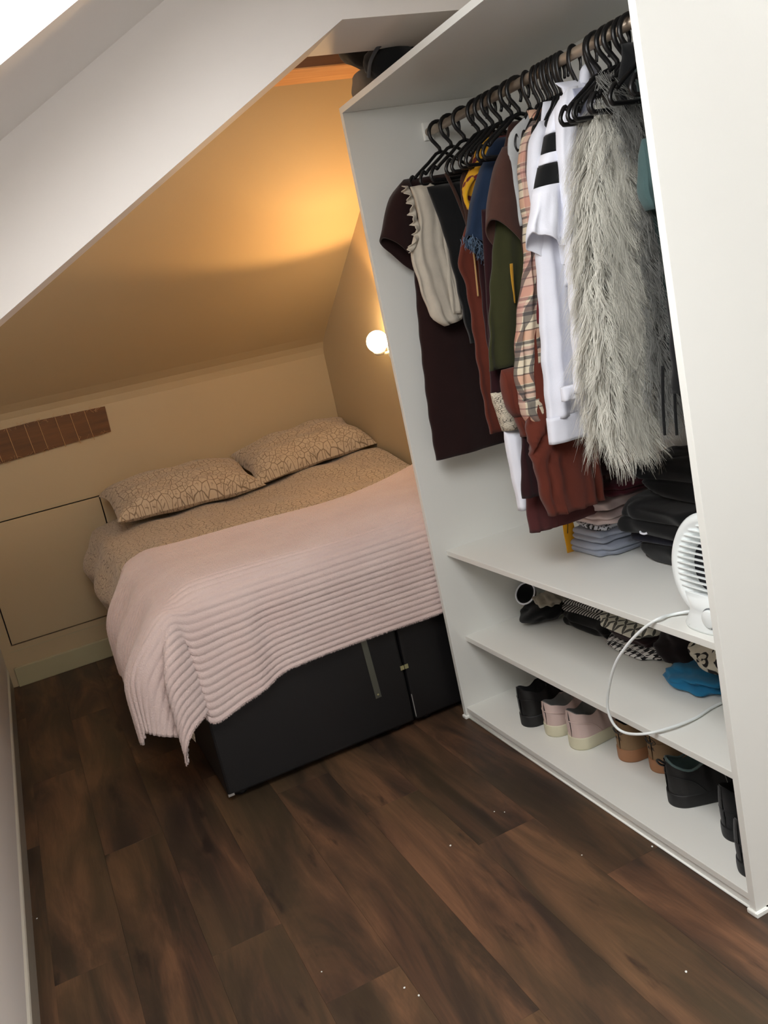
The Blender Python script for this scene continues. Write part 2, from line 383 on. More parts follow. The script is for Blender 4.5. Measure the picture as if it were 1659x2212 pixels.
def skylight(name, sk, zf, sgn):
    a0, a1, b0, b1 = sk
    w = struct(prism(name, [(a0, zf(a0) + .13), (a1, zf(a1) + .13), (a1, zf(a1) + .135), (a0, zf(a0) + .135)], 'y', b0, b1, M['glass']))
    fw = .05
    for xa, xb, ya, yb in ((a0, a1, b0, b0 + fw), (a0, a1, b1 - fw, b1), (a0, a0 + fw, b0 + fw, b1 - fw), (a1 - fw, a1, b0 + fw, b1 - fw)):
        prism('window_frame', [(xa, zf(xa) + .10), (xb, zf(xb) + .10), (xb, zf(xb) + .16), (xa, zf(xa) + .16)], 'y', ya, yb, M['gloss'], w)
    xm = (a0 + a1) / 2
    portal(xm, (b0 + b1) / 2, zf(xm) + .15, (a1 - a0) / math.cos(ROOF_ANG), b1 - b0, -sgn * ROOF_ANG)
skylight('window_1', SK1, RZ, 1)
skylight('window_2', SK2, RZ2, -1)
# bulkhead across the room over the bed: diagonal underside then level soffit
bz = lambda x: 2.078 + .57 * (x + .169)
struct(prism('trim_bulkhead', [(XL, bz(XL)), (-.169, 2.078), (XR, 2.078), (XR, 2.7), (-.1, 2.7), (-.1, RZ(-.1) + .1), (XL, RZ(XL) + .1)], 'y', -.5, -.245, M['wall']))
# skirtings
bb = struct(box('baseboard_back', (XL + .03, YB - .022, 0), (XR, YB, .098), M['oldgloss'], None, .003))
bl = struct(box('baseboard_left', (XL, YS, 0), (XL + .004, YB - .022, .095), M['skirtgrey']))
prism('moulding', [(XL - .002, .112), (XL + .0045, .098), (XL + .006, .088), (XL - .002, .085)], 'y', YS, YB - .02, M['gloss'], bl)

# exposed purlin with twine in the back wall
pk = thing('wall_plank', 'brown timber strip in the back wall laced with frayed twine', 'plank')
bm = bmesh.new(); pts = [(XL, 1.068), (-.672, 1.105), (-.668, 1.232), (-1.0, 1.238), (XL, 1.226)]
o = prism('board', pts, 'y', YB - .010, YB + .002, M['plank'], pk)
for i in range(7):
    x = -1.20 + i * .073 + random.uniform(-.008, .008)
    tube('twine', [(x, YB - .012, 1.235), (x + .004, YB - .0125, 1.17), (x - .002 + .012, YB - .0125, 1.085)], .0014, M['twine'], pk, 5, 4)
V, Fc = [], []
for i in range(70):
    x = random.uniform(-1.3, -.68); zz = random.choice((1.234, 1.075 + (x + 1.3) * .05)); L = random.uniform(.012, .04); a = random.uniform(-1, 1)
    p0 = Vector((x, YB - .012, zz)); p1 = p0 + Vector((math.sin(a) * L, -random.uniform(0, .006), random.choice((-1, 1)) * math.cos(a) * L * .5)); p2 = p1 + Vector((random.uniform(-.01, .01), 0, random.uniform(-.008, .008)))
    v_, f_ = tube_data([p0, p1, p2], .0006, 4); k = len(V); V += v_; Fc += [tuple(q + k for q in f) for f in f_]
fr = from_data('frayed_fibre', V, Fc, M['twine'], pk); fr['kind'] = 'stuff'; fin(pk)

# ------------------------------------------------------------------ lamp on the alcove's right wall
LP = Vector((.43, 1.06, 1.275)); AX = Vector((-.2, -.4, .89)).normalized()
lm = thing('wall_light', 'lit warm globe wall light above the bed beside the wardrobe', 'wall light')
MT = Matrix.Translation(LP) @ AX.to_track_quat('Z', 'Y').to_matrix().to_4x4()
lathe('wall_plate', [(.001, 0), (.045, 0), (.045, .012), (.03, .02), (.001, .02)], M['gloss'], lm, 28, Matrix.Translation((XR, 1.10, 1.22)) @ Matrix.Rotation(-PI / 2, 4, 'Y'))
tube('arm', [(XR - .01, 1.10, 1.22), (.47, 1.09, 1.215), tuple(LP - AX * .058)], .007, M['gloss'], lm, 10, 5)
prof = [(.048 * math.sin(a), -.048 * math.cos(a)) for a in np.linspace(.05, PI - .05, 20)]
lathe('globe', prof, M['bulb'], lm, 32, MT)
lathe('shade', [(.010, -.062), (.022, -.060), (.028, -.048), (.030, -.040), (.027, -.040), (.024, -.046), (.010, -.052)], M['gloss'], lm, 32, MT)
for typ, e in (('SPOT', 25), ('POINT', 3.4)):
    l = bpy.data.lights.new('globe_light', typ); l.energy = e; l.color = (1, .58, .23); l.shadow_soft_size = .05
    if typ == 'SPOT': l.spot_size = math.radians(136); l.spot_blend = .25
    o = bpy.data.objects.new('globe_light', l); COL.objects.link(o); o.location = LP + AX * .055
    o.rotation_euler = (-AX).to_track_quat('Z', 'Y').to_euler()
fin(lm)

# ------------------------------------------------------------------ wardrobe carcass
T, HW, XB = .018, 2.0, XR - .004
wd = thing('wardrobe', 'tall open white wardrobe carcass with rail and shelves', 'wardrobe')
box('side_panel', (0, -T, .012), (XB, 0, HW - T), M['ward'], wd, .0008)
box('side_panel', (0, YN, .012), (XB, YN + T, HW - T), M['ward'], wd, .0008)
box('top_panel', (0, YN, HW - T), (XB, 0, HW), M['ward'], wd, .0008)
box('back_panel', (XB - .006, YN + T, .04), (XB, -T, HW - T), M['ward'], wd)
for nm, z, xs in (('shelf', .6, .048), ('shelf', .2905, .055), ('base_shelf', .0416, .006)):
    box(nm, (xs, YN + T, z - T), (XB - .006, -T, z), M['ward'], wd, .0012)
box('plinth', (.009, YN + T, 0), (.024, -T, .0245), M['ward'], wd)
for y0 in (-T - .004, YN - .004): box('foot', (-.006, y0, 0), (.03, y0 + T + .008, .012), M['edge'], wd, .003)
tube('bottom_seal', [(.008, YN + T + .002, .003), (.008, -T - .002, .003)], .0035, M['edge'], wd, 6, 1)
box('seal_strip', (-.004, YN - .006, 0), (XB, YN - .001, .010), M['edge'], wd, .001)
for y0 in (-T, YN + T):
    s = -1 if y0 > -1 else 1
    box('rail_bracket', (.25, min(y0, y0 + s * .012), 1.872), (.282, max(y0, y0 + s * .012), 1.925), M['edge'], wd, .003)
rp = lambda y: 1.895 + (y + .018) * .022
RX = .266
bm = bmesh.new(); V, Fc = tube_data([Vector((RX, -T, rp(-T))), Vector((RX, YN + T, rp(YN + T)))], .0125, 20)
from_data('rail', V, Fc, M['rail'], wd); fin(wd)

# ------------------------------------------------------------------ hangers
def make_hanger(y, label, group=None, yaw=0, ang=0):
    z = rp(y) + .0135; root = thing('hanger', label, 'hanger', (RX, y, z), group)
    R = .033; hk = [(-.006 + math.cos(a) * R, 0, math.sin(a) * R - R + .002) for a in np.radians(np.linspace(-35, 215, 16))]
    hk += [(-.026, 0, -.058), (-.013, 0, -.074), (-.012, 0, -.090)]
    V, Fc = tube_data([Vector(p) for p in hk], [.0044] * 3 + [.0058] * 16, 8); hook = from_data('hook', V, Fc, M['hanger'], root)
    fr = [(-.012, 0, -.084), (-.06, 0, -.112), (-.104, 0, -.140), (-.116, 0, -.150), (-.121, 0, -.143), (-.130, 0, -.150), (-.139, 0, -.166), (-.134, 0, -.178), (-.118, 0, -.180),
          (0, 0, -.182), (.104, 0, -.180), (.120, 0, -.178), (.125, 0, -.166), (.114, 0, -.150), (.104, 0, -.143), (.098, 0, -.150), (.086, 0, -.140), (.04, 0, -.112)]
    path = smooth_path(fr, 3, True); V, Fc = tube_data(path, .0050, 8, True); from_data('frame', V, Fc, M['hanger'], root)
    root.rotation_euler = (0, 0, yaw); return root
def copy_hanger(src, y, label, group=None, yaw=0):
    r = src.copy(); COL.objects.link(r); r['label'] = label
    if group: r['group'] = group
    elif 'group' in r: del r['group']
    for ch in src.children: c_ = ch.copy(); COL.objects.link(c_); c_.parent = r
    r.location = (RX, y, rp(y) + .0135); r.rotation_euler = (0, 0, yaw + (0 if y > -.56 or y < -.85 else .1)); r.scale = (1 if y > -.56 or y < -.85 else .55, 1, 1); return r
HG = [(-.10, 'black hanger holding the burgundy dress by the far panel', .02), (-.17, 'black hanger holding the cream ruffled top', .05), (-.25, 'black hanger holding the long black strappy dress', -.03),
      (-.33, 'black hanger holding the long rust dress with cap sleeve', .04), (-.372, 'black hanger holding the deep burgundy gathered dress', -.03), (-.405, 'black hanger holding the mustard floral top', .05), (-.445, 'black hanger holding the frayed denim jacket', 0),
      (-.50, 'black hanger holding the brown tee with open sleeve', .03), (-.535, 'black hanger holding the olive green top', -.02), (-.575, 'black hanger holding the pale grey top beside the plaid shirt', .02),
      (-.615, 'black hanger holding the plaid flannel shirt', -.03), (-.655, 'black hanger holding the rust pleated dress', .02), (-.69, 'black hanger holding the white sweatshirt with long cuff', 0), (-.722, 'black hanger holding the striped sleeve white tee', .03),
      (-.77, 'black hanger holding the white long-sleeved hoodie', -.02), (-.83, 'black hanger holding the lilac grey top behind the fur', .02), (-.90, 'black hanger holding the shaggy fur gilet', -.05),
      (-1.03, 'black hanger holding the teal ribbed knit by the near panel', .04), (-1.10, 'black hanger holding the black coat by the near panel', 0)]
h0 = None
for y, lb, yw in HG:
    if h0 is None: h0 = make_hanger(y, lb, None, yw)
    else: copy_hanger(h0, y, lb, None, yw)
for y, lb in ((-.635, 'spare black hanger hooked just right of the plaid shirt'), (-.672, 'spare black hanger between rust dress and white sweatshirt'), (-.708, 'spare black hanger hooked just left of the striped tee'),
              (-.862, 'spare black hanger hooked just left of the fur gilet'), (-.925, 'first empty black hanger right of the fur gilet'), (-.95, 'second empty black hanger right of the fur gilet'), (-.975, 'third empty black hanger right of the fur gilet')):
    copy_hanger(h0, y, lb, 'spare black hangers on the rail', random.uniform(-.12, .12))

# ------------------------------------------------------------------ garments
def E(pts, Y):    # picture points on the garment's own plane, as (x, z)
    o = []
    for p in pts:
        if len(p) == 2 and abs(p[0]) > 10: q = at(p[0], p[1], 'y', Y); o.append((q.x, q.z))
        else: o.append(p)
    o.sort(key=lambda q: -q[1]); return np.array(o)
def loft(name, left, right, Y, m, parent=None, t=.022, folds=(.006, .05, 1.0), tilt=0, tilty=0, top=None, bot=None, n=None, seg=44, shoulder=.03, open_bot=True, seed=0, pleat=None, yaw=0, tend=None, flare=0, uvs=1):
    """closed cloth tube: horizontal loops between a left and a right edge, folds growing downwards"""
    rs = np.random.RandomState(seed + int(abs(Y) * 1000))
    l = E(left, Y); r = E(right, Y) if not isinstance(right, (int, float)) else None
    zt = l[0, 1] if top is None else top; zb = l[-1, 1] if bot is None else bot
    n = n or max(8, int((zt - zb) / .012)); zs = np.linspace(zt, zb, n)
    xl = np.interp(-zs, -l[:, 1], l[:, 0]); xr = np.full(n, float(right)) if r is None else np.interp(-zs, -r[:, 1], r[:, 0])
    k_ = np.array([.25, .5, .25])
    for _ in range(2):
        for a in (xl, xr): a[1:-1] = a[:-2] * .25 + a[1:-1] * .5 + a[2:] * .25
    V, UV = [], []; A, lam, gr = folds; ph = rs.rand(4) * 6.28; ang = np.arange(seg) / seg * 2 * PI
    ca, sa = np.cos(ang), np.sin(ang); ex = .75
    ux = np.sign(ca) * np.abs(ca) ** ex; uy = np.sign(sa) * np.abs(sa) ** ex
    Lz = zt - zb
    def row(i, sc=1.0, dz=0.0):
        z = zs[i]; s = (zt - z) / max(Lz, 1e-6); hw = (xr[i] - xl[i]) / 2; cx = (xr[i] + xl[i]) / 2
        tt = min(t, hw * .95) * (min(1, .25 + s * Lz / max(shoulder, 1e-3)) if shoulder else 1)
        if tend is not None: tt = tt * (1 - s) + tend * s
        px = cx + ux * hw * sc; py = uy * tt * sc
        amp = A * min(1, .25 + s * gr)
        q = (px - cx)
        f = amp * (np.sin(2 * PI * q / lam + ph[0] + 1.3 * math.sin(3 * s + ph[1])) + .5 * np.sin(2 * PI * q / (lam * .57) + ph[2] + 2 * s))
        if pleat: f = f + pleat[0] * min(1, s * 3) * np.abs((q / pleat[1] + .5 * math.sin(s * 2)) % 1 - .5) * 2
        py = py + f
        px = px + .35 * amp * np.sin(9 * s * Lz / .12 + ph[3]) * np.sign(ux)
        y_ = Y + py + yaw * (px - RX)
        zz = z + dz + tilt * s ** 2 * (px - xl[i]) + tilty * s ** 2 * py
        for a in range(seg):
            V.append((px[a], y_[a], zz[a])); UV.append((ang[a] / PI * hw * uvs + (.3 if a else .3), -z))
    for i in range(n): row(i)
    rows = n
    if open_bot:
        row(n - 1, .93); row(max(0, n - 3), .90); row(max(0, n - 6), .86); rows += 3
    Fc = []
    for i in range(rows - 1):
        for a in range(seg): b = (a + 1) % seg; Fc.append((i * seg + a, i * seg + b, (i + 1) * seg + b, (i + 1) * seg + a))
    Fc.append(tuple(range(seg))[::-1]); Fc.append(tuple(range((rows - 1) * seg, rows * seg)))
    return from_data(name, V, Fc, m, parent, True, UV)
FB = {}
def fb(name, c, **k):
    if name not in FB: FB[name] = fabric(name, c, **k)
    return FB[name]
burg = fb('burgundy_crepe', (38, 19, 18)); cream = fb('cream_cotton', (205, 196, 180)); black = fb('black_jersey', (20, 21, 22)); rust = fb('rust_viscose', (100, 46, 33)); deep = fb('deep_burgundy', (44, 17, 21))
brown = fb('brown_jersey', (76, 50, 42)); olive = fb('olive_crepe', (54, 55, 30)); pale = fb('pale_grey_jersey', (190, 192, 192)); white = fb('white_sweat_cotton', (226, 228, 238), var=.06)
whiteb = fb('bright_white_cotton', (238, 240, 250), var=.05); denim = fb('blue_denim', (30, 46, 70), weave=1200); deniml = fb('frayed_denim_edge', (96, 122, 150)); lilac = fb('lilac_grey', (180, 184, 206)); dkbrown = fb('dark_brown_knit', (64, 42, 34))
must = printed('mustard_floral_print', (204, 150, 30), (96, 30, 34), 'floral', 42); snake = printed('snake_print', (206, 196, 176), (44, 38, 34), 'snake', 230)
teal = fb('teal_rib_knit', (70, 92, 92)); dteal = fb('dark_teal_knit', (38, 54, 52)); beige = fb('beige_trim', (196, 160, 124)); yellow = fb('yellow_webbing', (236, 172, 40), var=.1); PL = plaid(); lining = fb('wine_lining', (98, 34, 38))
XRG = .46
def G(name, label, cat): return thing(name, label, cat)

g = G('dress', 'long burgundy short-sleeved dress hanging nearest the far panel', 'dress'); Y = -.10
loft('body', [(.125, 1.757), (890, 410), (895, 480), (893, 560), (905, 700), (925, 880), (943, 995)], [(.40, 1.757), (.46, 1.6), (.45, .91)], Y, burg, g, t=.028, folds=(.004, .16, 1), shoulder=.05)
loft('sleeve', [(872, 388), (843, 422), (832, 465), (822, 515)], [(.13, 1.775), (.135, 1.66), (.12, 1.60)], Y - .004, burg, g, t=.034, folds=(.002, .1, 1), tilt=-1.0, tilty=-.3)
fin(g)

g = G('top', 'cream sleeveless top with a ruffled edge hung over a clip', 'top'); Y = -.175
loft('body', [(885, 404), (898, 440), (905, 480), (885, 545), (905, 620), (935, 690), (960, 705)], [(938, 398), (950, 440), (962, 500), (985, 600), (1000, 703)], Y, cream, g, t=.016, folds=(.005, .035, 1.4), tilt=.15)
loft('side_panel', [(946, 446), (955, 500), (965, 600), (975, 680)], [(952, 446), (975, 520), (988, 600), (1001, 703)], Y - .012, cream, g, t=.008, folds=(.002, .03, 1))
V, Fc = [], []; N = 80
ed = smooth_path([at(u, v, 'y', Y - .01) for u, v in ((880, 402), (893, 430), (900, 470), (908, 505), (890, 545))], 20); N = len(ed)
for i, p in enumerate(ed):
    w = .020 + .004 * math.sin(i * 1.1)
    for k in range(5):
        s = k / 4; V.append((p.x - s * w + .003 * s * math.sin(i * .5), p.y - s * .012 * math.sin(i * .5) - .004, p.z + .003 * s * math.cos(i * .5)))
for i in range(N - 1):
    for k in range(4): a = i * 5 + k; Fc.append((a, a + 1, a + 6, a + 5))
o = from_data('ruffle', V, Fc, cream, g); md = o.modifiers.new('s', 'SOLIDIFY'); md.thickness = .002; fin(g)

g = G('dress', 'long black strappy dress behind the cream ruffled top', 'dress'); Y = -.25
loft('body', [(922, 404), (940, 445), (965, 520), (985, 610), (1005, 700), (1018, 742)], [(.30, 1.73), (.40, 1.70), (.40, 1.26)], Y, black, g, t=.026, folds=(.006, .06, 1), shoulder=.02)
tube('strap', [tuple(at(963, 374, 'y', Y - .02)), tuple(at(985, 420, 'y', Y - .03)), tuple(at(1008, 480, 'y', Y - .035)), tuple(at(1016, 520, 'y', Y - .03))], .005, dkbrown, g, 8); fin(g)

g = G('cardigan', 'dark brown knit cardigan shoulder between black dress and mustard top', 'cardigan'); Y = -.35
loft('body', [(.22, 1.80), (1052, 286), (1028, 325), (1008, 360), (990, 386), (994, 405), (1010, 520)], [(.32, 1.80), (.44, 1.74), (.44, 1.5)], Y, dkbrown, g, t=.012); fin(g)

g = G('dress', 'long rust dress with pointed cap sleeve below the black dress', 'dress'); Y = -.325
loft('body', [(1030, 400), (1010, 480), (996, 530), (986, 570), (1006, 612), (1018, 680), (1028, 760), (1040, 850), (1050, 905), (1056, 938)], [(.30, 1.72), (.42, 1.65), (.42, .985)], Y, rust, g, t=.022, folds=(.006, .07, 1.2))
V, Fc = [], []
tube('gold_trim', [tuple(at(u, v, 'y', Y - .028)) for u, v in ((1020, 520), (1026, 570), (1030, 610), (1033, 640))], .0028, fb('gold_trim', (190, 150, 100)), g, 6); fin(g)

g = G('dress', 'deep burgundy gathered dress behind the denim jacket', 'dress'); Y = -.368
loft('body', [(1030, 440), (1028, 520), (1036, 600), (1046, 700), (1062, 800), (1085, 880), (1105, 920)], [(.34, 1.70), (.44, 1.6), (.44, 1.03)], Y, deep, g, t=.018, folds=(.004, .03, 1.2)); fin(g)

g = G('top', 'mustard floral print top peeking out above the denim jacket', 'top'); Y = -.402
loft('body', [(1040, 300), (1025, 335), (1012, 372), (1000, 400), (998, 425), (1010, 452)], [(.30, 1.78), (.40, 1.74), (.42, 1.62)], Y, must, g, t=.02)
tube('armhole_trim', [tuple(at(u, v, 'y', Y - .024)) for u, v in ((1022, 385), (1010, 405), (1006, 430), (1016, 452))], .006, fb('yellow_binding', (214, 160, 30)), g, 8); fin(g)

g = G('jacket', 'blue denim jacket with frayed sleeve hem', 'jacket'); Y = -.448
loft('body', [(1065, 300), (1045, 345), (1030, 400), (1030, 500), (1045, 560)], [(.32, 1.79), (.44, 1.74), (.45, 1.36)], Y, denim, g, t=.024, folds=(.004, .07, 1))
loft('sleeve', [(1052, 330), (1036, 375), (1020, 425), (1010, 480), (1006, 512)], [(1075, 340), (1075, 430), (1068, 520)], Y - .006, denim, g, t=.032, tilt=-1.0, tilty=-.3, folds=(.003, .05, 1))
V, Fc = [], []
for i in range(260):
    s = random.random(); p = at(1006, 514, 'y', Y).lerp(at(1064, 560, 'y', Y), s) + Vector((0, random.uniform(-.034, .03), random.uniform(-.004, .008)))
    q = p + Vector((random.uniform(-.012, .012), random.uniform(-.006, .006), -random.uniform(.008, .022)))
    v_, f_ = tube_data([p, (p + q) / 2 + Vector((random.uniform(-.004, .004), 0, 0)), q], .0009, 3); k = len(V); V += v_; Fc += [tuple(a + k for a in f) for f in f_]
o = from_data('frayed_thread', V, Fc, deniml, g); o['kind'] = 'stuff'; fin(g)

g = G('top', 'brown short-sleeved tee with a gaping sleeve opening', 'top'); Y = -.505
loft('body', [(.24, 1.80), (1092, 305), (1078, 350), (1074, 430), (1082, 500), (1090, 570)], [(.34, 1.80), (.44, 1.76), (.45, 1.25)], Y, brown, g, t=.02, folds=(.004, .08, 1))
loft('sleeve', [(1085, 318), (1068, 365), (1054, 430), (1050, 485)], [(1108, 330), (1116, 410), (1122, 500)], Y - .052, brown, g, t=.024, tilt=-1.0, tilty=-.8, folds=(.001, .1, 1), tend=.032); fin(g)

g = G('top', 'olive green crepe top hanging below the brown tee', 'top'); Y = -.535
loft('body', [(1078, 420), (1066, 540), (1061, 620), (1057, 710), (1053, 803)], [(.36, 1.65), (.36, 1.17)], Y, olive, g, t=.02, folds=(.006, .06, 1.2))
loft('tie', [(1101, 570), (1105, 620), (1111, 655)], [(1108, 570), (1110, 620), (1114, 655)], Y - .022, fb('dull_yellow_tie', (186, 138, 44)), g, t=.003, folds=(0, .1, 1), open_bot=False); fin(g)
g = G('top', 'pale grey jersey top hanging just left of the plaid shirt', 'top'); Y = -.578
loft('body', [(.25, 1.80), (1098, 285), (1098, 350), (1108, 420), (1118, 490)], [(.32, 1.80), (.42, 1.77), (.42, 1.45)], Y, pale, g, t=.014, folds=(.004, .06, 1)); fin(g)

g = G('shirt', 'pink and cream plaid flannel shirt with gathered sleeve cuff', 'shirt'); Y = -.622
loft('body', [(.22, 1.80), (1150, 262), (1140, 330), (1142, 430), (1146, 560), (1148, 700), (1150, 850)], [(.34, 1.80), (.44, 1.76), (.45, 1.08)], Y + .006, PL, g, t=.018, folds=(.005, .06, 1))
loft('sleeve', [(1148, 262), (1126, 305), (1122, 370), (1128, 430), (1136, 500), (1134, 580), (1126, 660), (1116, 740), (1112, 800), (1118, 850), (1126, 875)], [(1160, 275), (1150, 350), (1154, 440), (1162, 520), (1172, 600), (1176, 700), (1180, 800), (1178, 850), (1172, 878)], Y - .02, PL, g, t=.034, folds=(.005, .026, 2), tend=.024)
loft('cuff', [(1124, 868), (1130, 895), (1140, 912)], [(1174, 862), (1184, 890), (1188, 905)], Y - .022, PL, g, t=.028, folds=(.003, .03, 1), tilt=-.2, shoulder=0)
fin(g)

g = G('dress', 'rust pleated dress with flared hem, longest on the rail', 'dress'); Y = -.658
loft('body', [(1160, 300), (1158, 480), (1150, 700), (1140, 900), (1146, 965), (1160, 1025), (1172, 1075), (1188, 1116)], [(.40, 1.76), (.42, 1.4), (.40, 1.05), (1292, 960), (.235, .82)], Y, rust, g, t=.030, folds=(.006, .045, 1), pleat=(.010, .026))
loft('sleeve', [(1082, 800), (1084, 850), (1096, 882), (1112, 902)], [(1118, 800), (1128, 860), (1136, 900)], -.60, rust, g, t=.024, folds=(.004, .02, 1))
loft('sleeve_flounce', [(1112, 898), (1122, 925), (1128, 945)], [(1136, 896), (1148, 920), (1153, 932)], -.60, rust, g, t=.026, folds=(.006, .018, 1), shoulder=0); fin(g)
g = G('top', 'wine red garment showing as a strip between plaid and white', 'top'); Y = -.668
loft('body', [(.24, 1.80), (1162, 270), (1156, 400), (1156, 520), (1158, 620), (1160, 700)], [(.34, 1.80), (.42, 1.7), (.42, 1.2)], Y, lining, g, t=.008); fin(g)
g = G('dress', 'dark burgundy tiered skirt hem left of the rust pleats', 'dress'); Y = -.59
loft('upper_tier', [(.20, 1.5), (1125, 960), (1127, 1020), (1131, 1078)], [(.36, 1.5), (.36, .86)], Y, deep, g, t=.022, folds=(.004, .03, 1), top=1.35)
fin(g)
g = G('skirt', 'brown burgundy skirt hem brushing the shelf', 'skirt'); Y = -.54
loft('body', [(.20, 1.3), (1136, 1050), (1140, 1110), (1146, 1152)], [(.34, 1.3), (.33, .68)], Y, fb('brown_burgundy', (84, 42, 42)), g, t=.024, folds=(.004, .03, 1), top=1.0); fin(g)
g = G('top', 'white long sleeve with snake print band hanging low left', 'top'); Y = -.49
loft('white_sleeve', [(1088, 930), (1100, 990), (1112, 1050), (1122, 1103)], [(1128, 925), (1135, 990), (1148, 1050), (1160, 1100)], Y, whiteb, g, t=.02, folds=(.003, .04, 1))
loft('print_band', [(1060, 850), (1075, 892), (1088, 932)], [(1110, 850), (1120, 892), (1130, 930)], Y - .003, snake, g, t=.026, folds=(.002, .05, 1)); 
loft('upper_sleeve', [(.12, 1.6), (1062, 852)], [(.20, 1.6), (.165, 1.09)], Y + .0, deep, g, t=.012, folds=(.002, .05, 1)); fin(g)
g = G('strap', 'yellow webbing strap hanging down onto the upper shelf', 'strap')
loft('webbing', [(.262, .90), (.250, .80), (.246, .70), (.246, .60)], [(.292, .90), (.284, .80), (.283, .70), (.284, .60)], -.425, yellow, g, t=.003, folds=(.002, .08, 1), open_bot=False)
tube('printed_line', [(.255, -.4295, .66), (.262, -.4295, .69)], .001, black, g, 5, 2); fin(g)

g = G('sweatshirt', 'white sweatshirt with long sleeve and ribbed cuff, lowest white hem', 'sweatshirt'); Y = -.695
loft('body', [(.22, 1.80), (1170, 262), (1150, 300), (1160, 380), (1175, 480), (1185, 600), (1195, 750), (1205, 850)], [(.34, 1.80), (.44, 1.76), (.45, 1.05)], Y + .008, white, g, t=.014, folds=(.004, .09, 1))
loft('sleeve', [(1165, 262), (1146, 298), (1140, 370), (1150, 440), (1160, 530), (1168, 650), (1174, 780), (1184, 880), (1186, 908)], [(1185, 265), (1195, 340), (1205, 450), (1222, 560), (1240, 700), (1252, 850), (1258, 906)], Y - .012, white, g, t=.024, folds=(.004, .055, 1))
loft('cuff', [(1183, 905), (1186, 935), (1189, 961)], [(1261, 898), (1262, 930), (1262, 955)], Y - .012, white, g, t=.023, folds=(.001, .05, 1), shoulder=0); fin(g)

g = G('top', 'white tee with two black bands on its short sleeve', 'top'); Y = -.728
loft('body', [(.24, 1.80), (1206, 232), (1204, 300), (1208, 400), (1212, 500), (1216, 620)], [(.34, 1.80), (.44, 1.76), (.45, 1.25)], Y, whiteb, g, t=.012, folds=(.003, .07, 1))
sl = [(1208, 216), (1190, 250), (1180, 290), (1172, 335), (1160, 390), (1152, 440), (1144, 480), (1138, 502)]
sr = [(1220, 225), (1214, 290), (1208, 340), (1210, 405), (1216, 450), (1222, 510), (1226, 560)]
YS_ = Y - .022; Ls = E(sl, YS_); Rs = E(sr, YS_)
def seg_(va, vb, name, m, t0, tl=0, **k):
    za, zb = at(1185, va, 'y', YS_).z, at(1170, vb, 'y', YS_).z
    zz = np.linspace(za, zb, 8); l_ = [(float(np.interp(-z, -Ls[:, 1], Ls[:, 0])), float(z)) for z in zz]; r_ = [(float(np.interp(-z, -Rs[:, 1], Rs[:, 0])), float(z)) for z in zz]
    return loft(name, l_, r_, YS_, m, g, t=t0, shoulder=0, tilt=tl, **k)
seg_(222, 292, 'sleeve_top', whiteb, .018, folds=(0, .1, 1), open_bot=False); seg_(292, 332, 'black_band', black, .022, folds=(0, .1, 1), open_bot=False)
seg_(332, 357, 'white_band', whiteb, .024, folds=(0, .1, 1), open_bot=False); seg_(357, 404, 'black_band', black, .026, folds=(0, .1, 1), open_bot=False)
seg_(402, 505, 'sleeve_end', whiteb, .030, -.7, folds=(.006, .045, 1.3), tilty=-.45, tend=.036); fin(g)

g = G('hoodie', 'white long-sleeved hoodie hanging against the fur gilet', 'hoodie'); Y = -.775
loft('body', [(.20, 1.82), (.22, 1.80), (1232, 186), (1212, 225), (1216, 320), (1226, 480), (1236, 650), (1244, 780), (1250, 838)], [(.34, 1.82), (.36, 1.80), (.46, 1.75), (.46, 1.12)], Y + .006, white, g, t=.014, folds=(.004, .07, 1))
loft('sleeve', [(1228, 188), (1203, 222), (1206, 300), (1214, 400), (1222, 520), (1232, 650), (1240, 780), (1242, 850)], [(1250, 200), (1240, 300), (1248, 420), (1256, 560), (1264, 700), (1271, 820), (1273, 848)], Y - .014, whiteb, g, t=.026, folds=(.005, .04, 1))
loft('hem_band', [(1212, 838), (1215, 868)], [(1262, 836), (1260, 864)], Y + .01, white, g, t=.016, folds=(.002, .06, 1), shoulder=0)
tube('collar', [tuple(at(1262, 182, 'y', Y)), tuple(at(1266, 152, 'y', Y)), tuple(at(1282, 150, 'y', Y + .03)), tuple(at(1296, 175, 'y', Y + .03))], .013, white, g, 12); fin(g)

g = G('top', 'lilac grey top hem showing below the hoodie beside the fur', 'top'); Y = -.828
loft('body', [(.20, 1.79), (1262, 300), (1262, 600), (1262, 850), (1268, 945)], [(.38, 1.79), (.42, 1.7), (.42, 1.03)], Y, lilac, g, t=.012); fin(g)

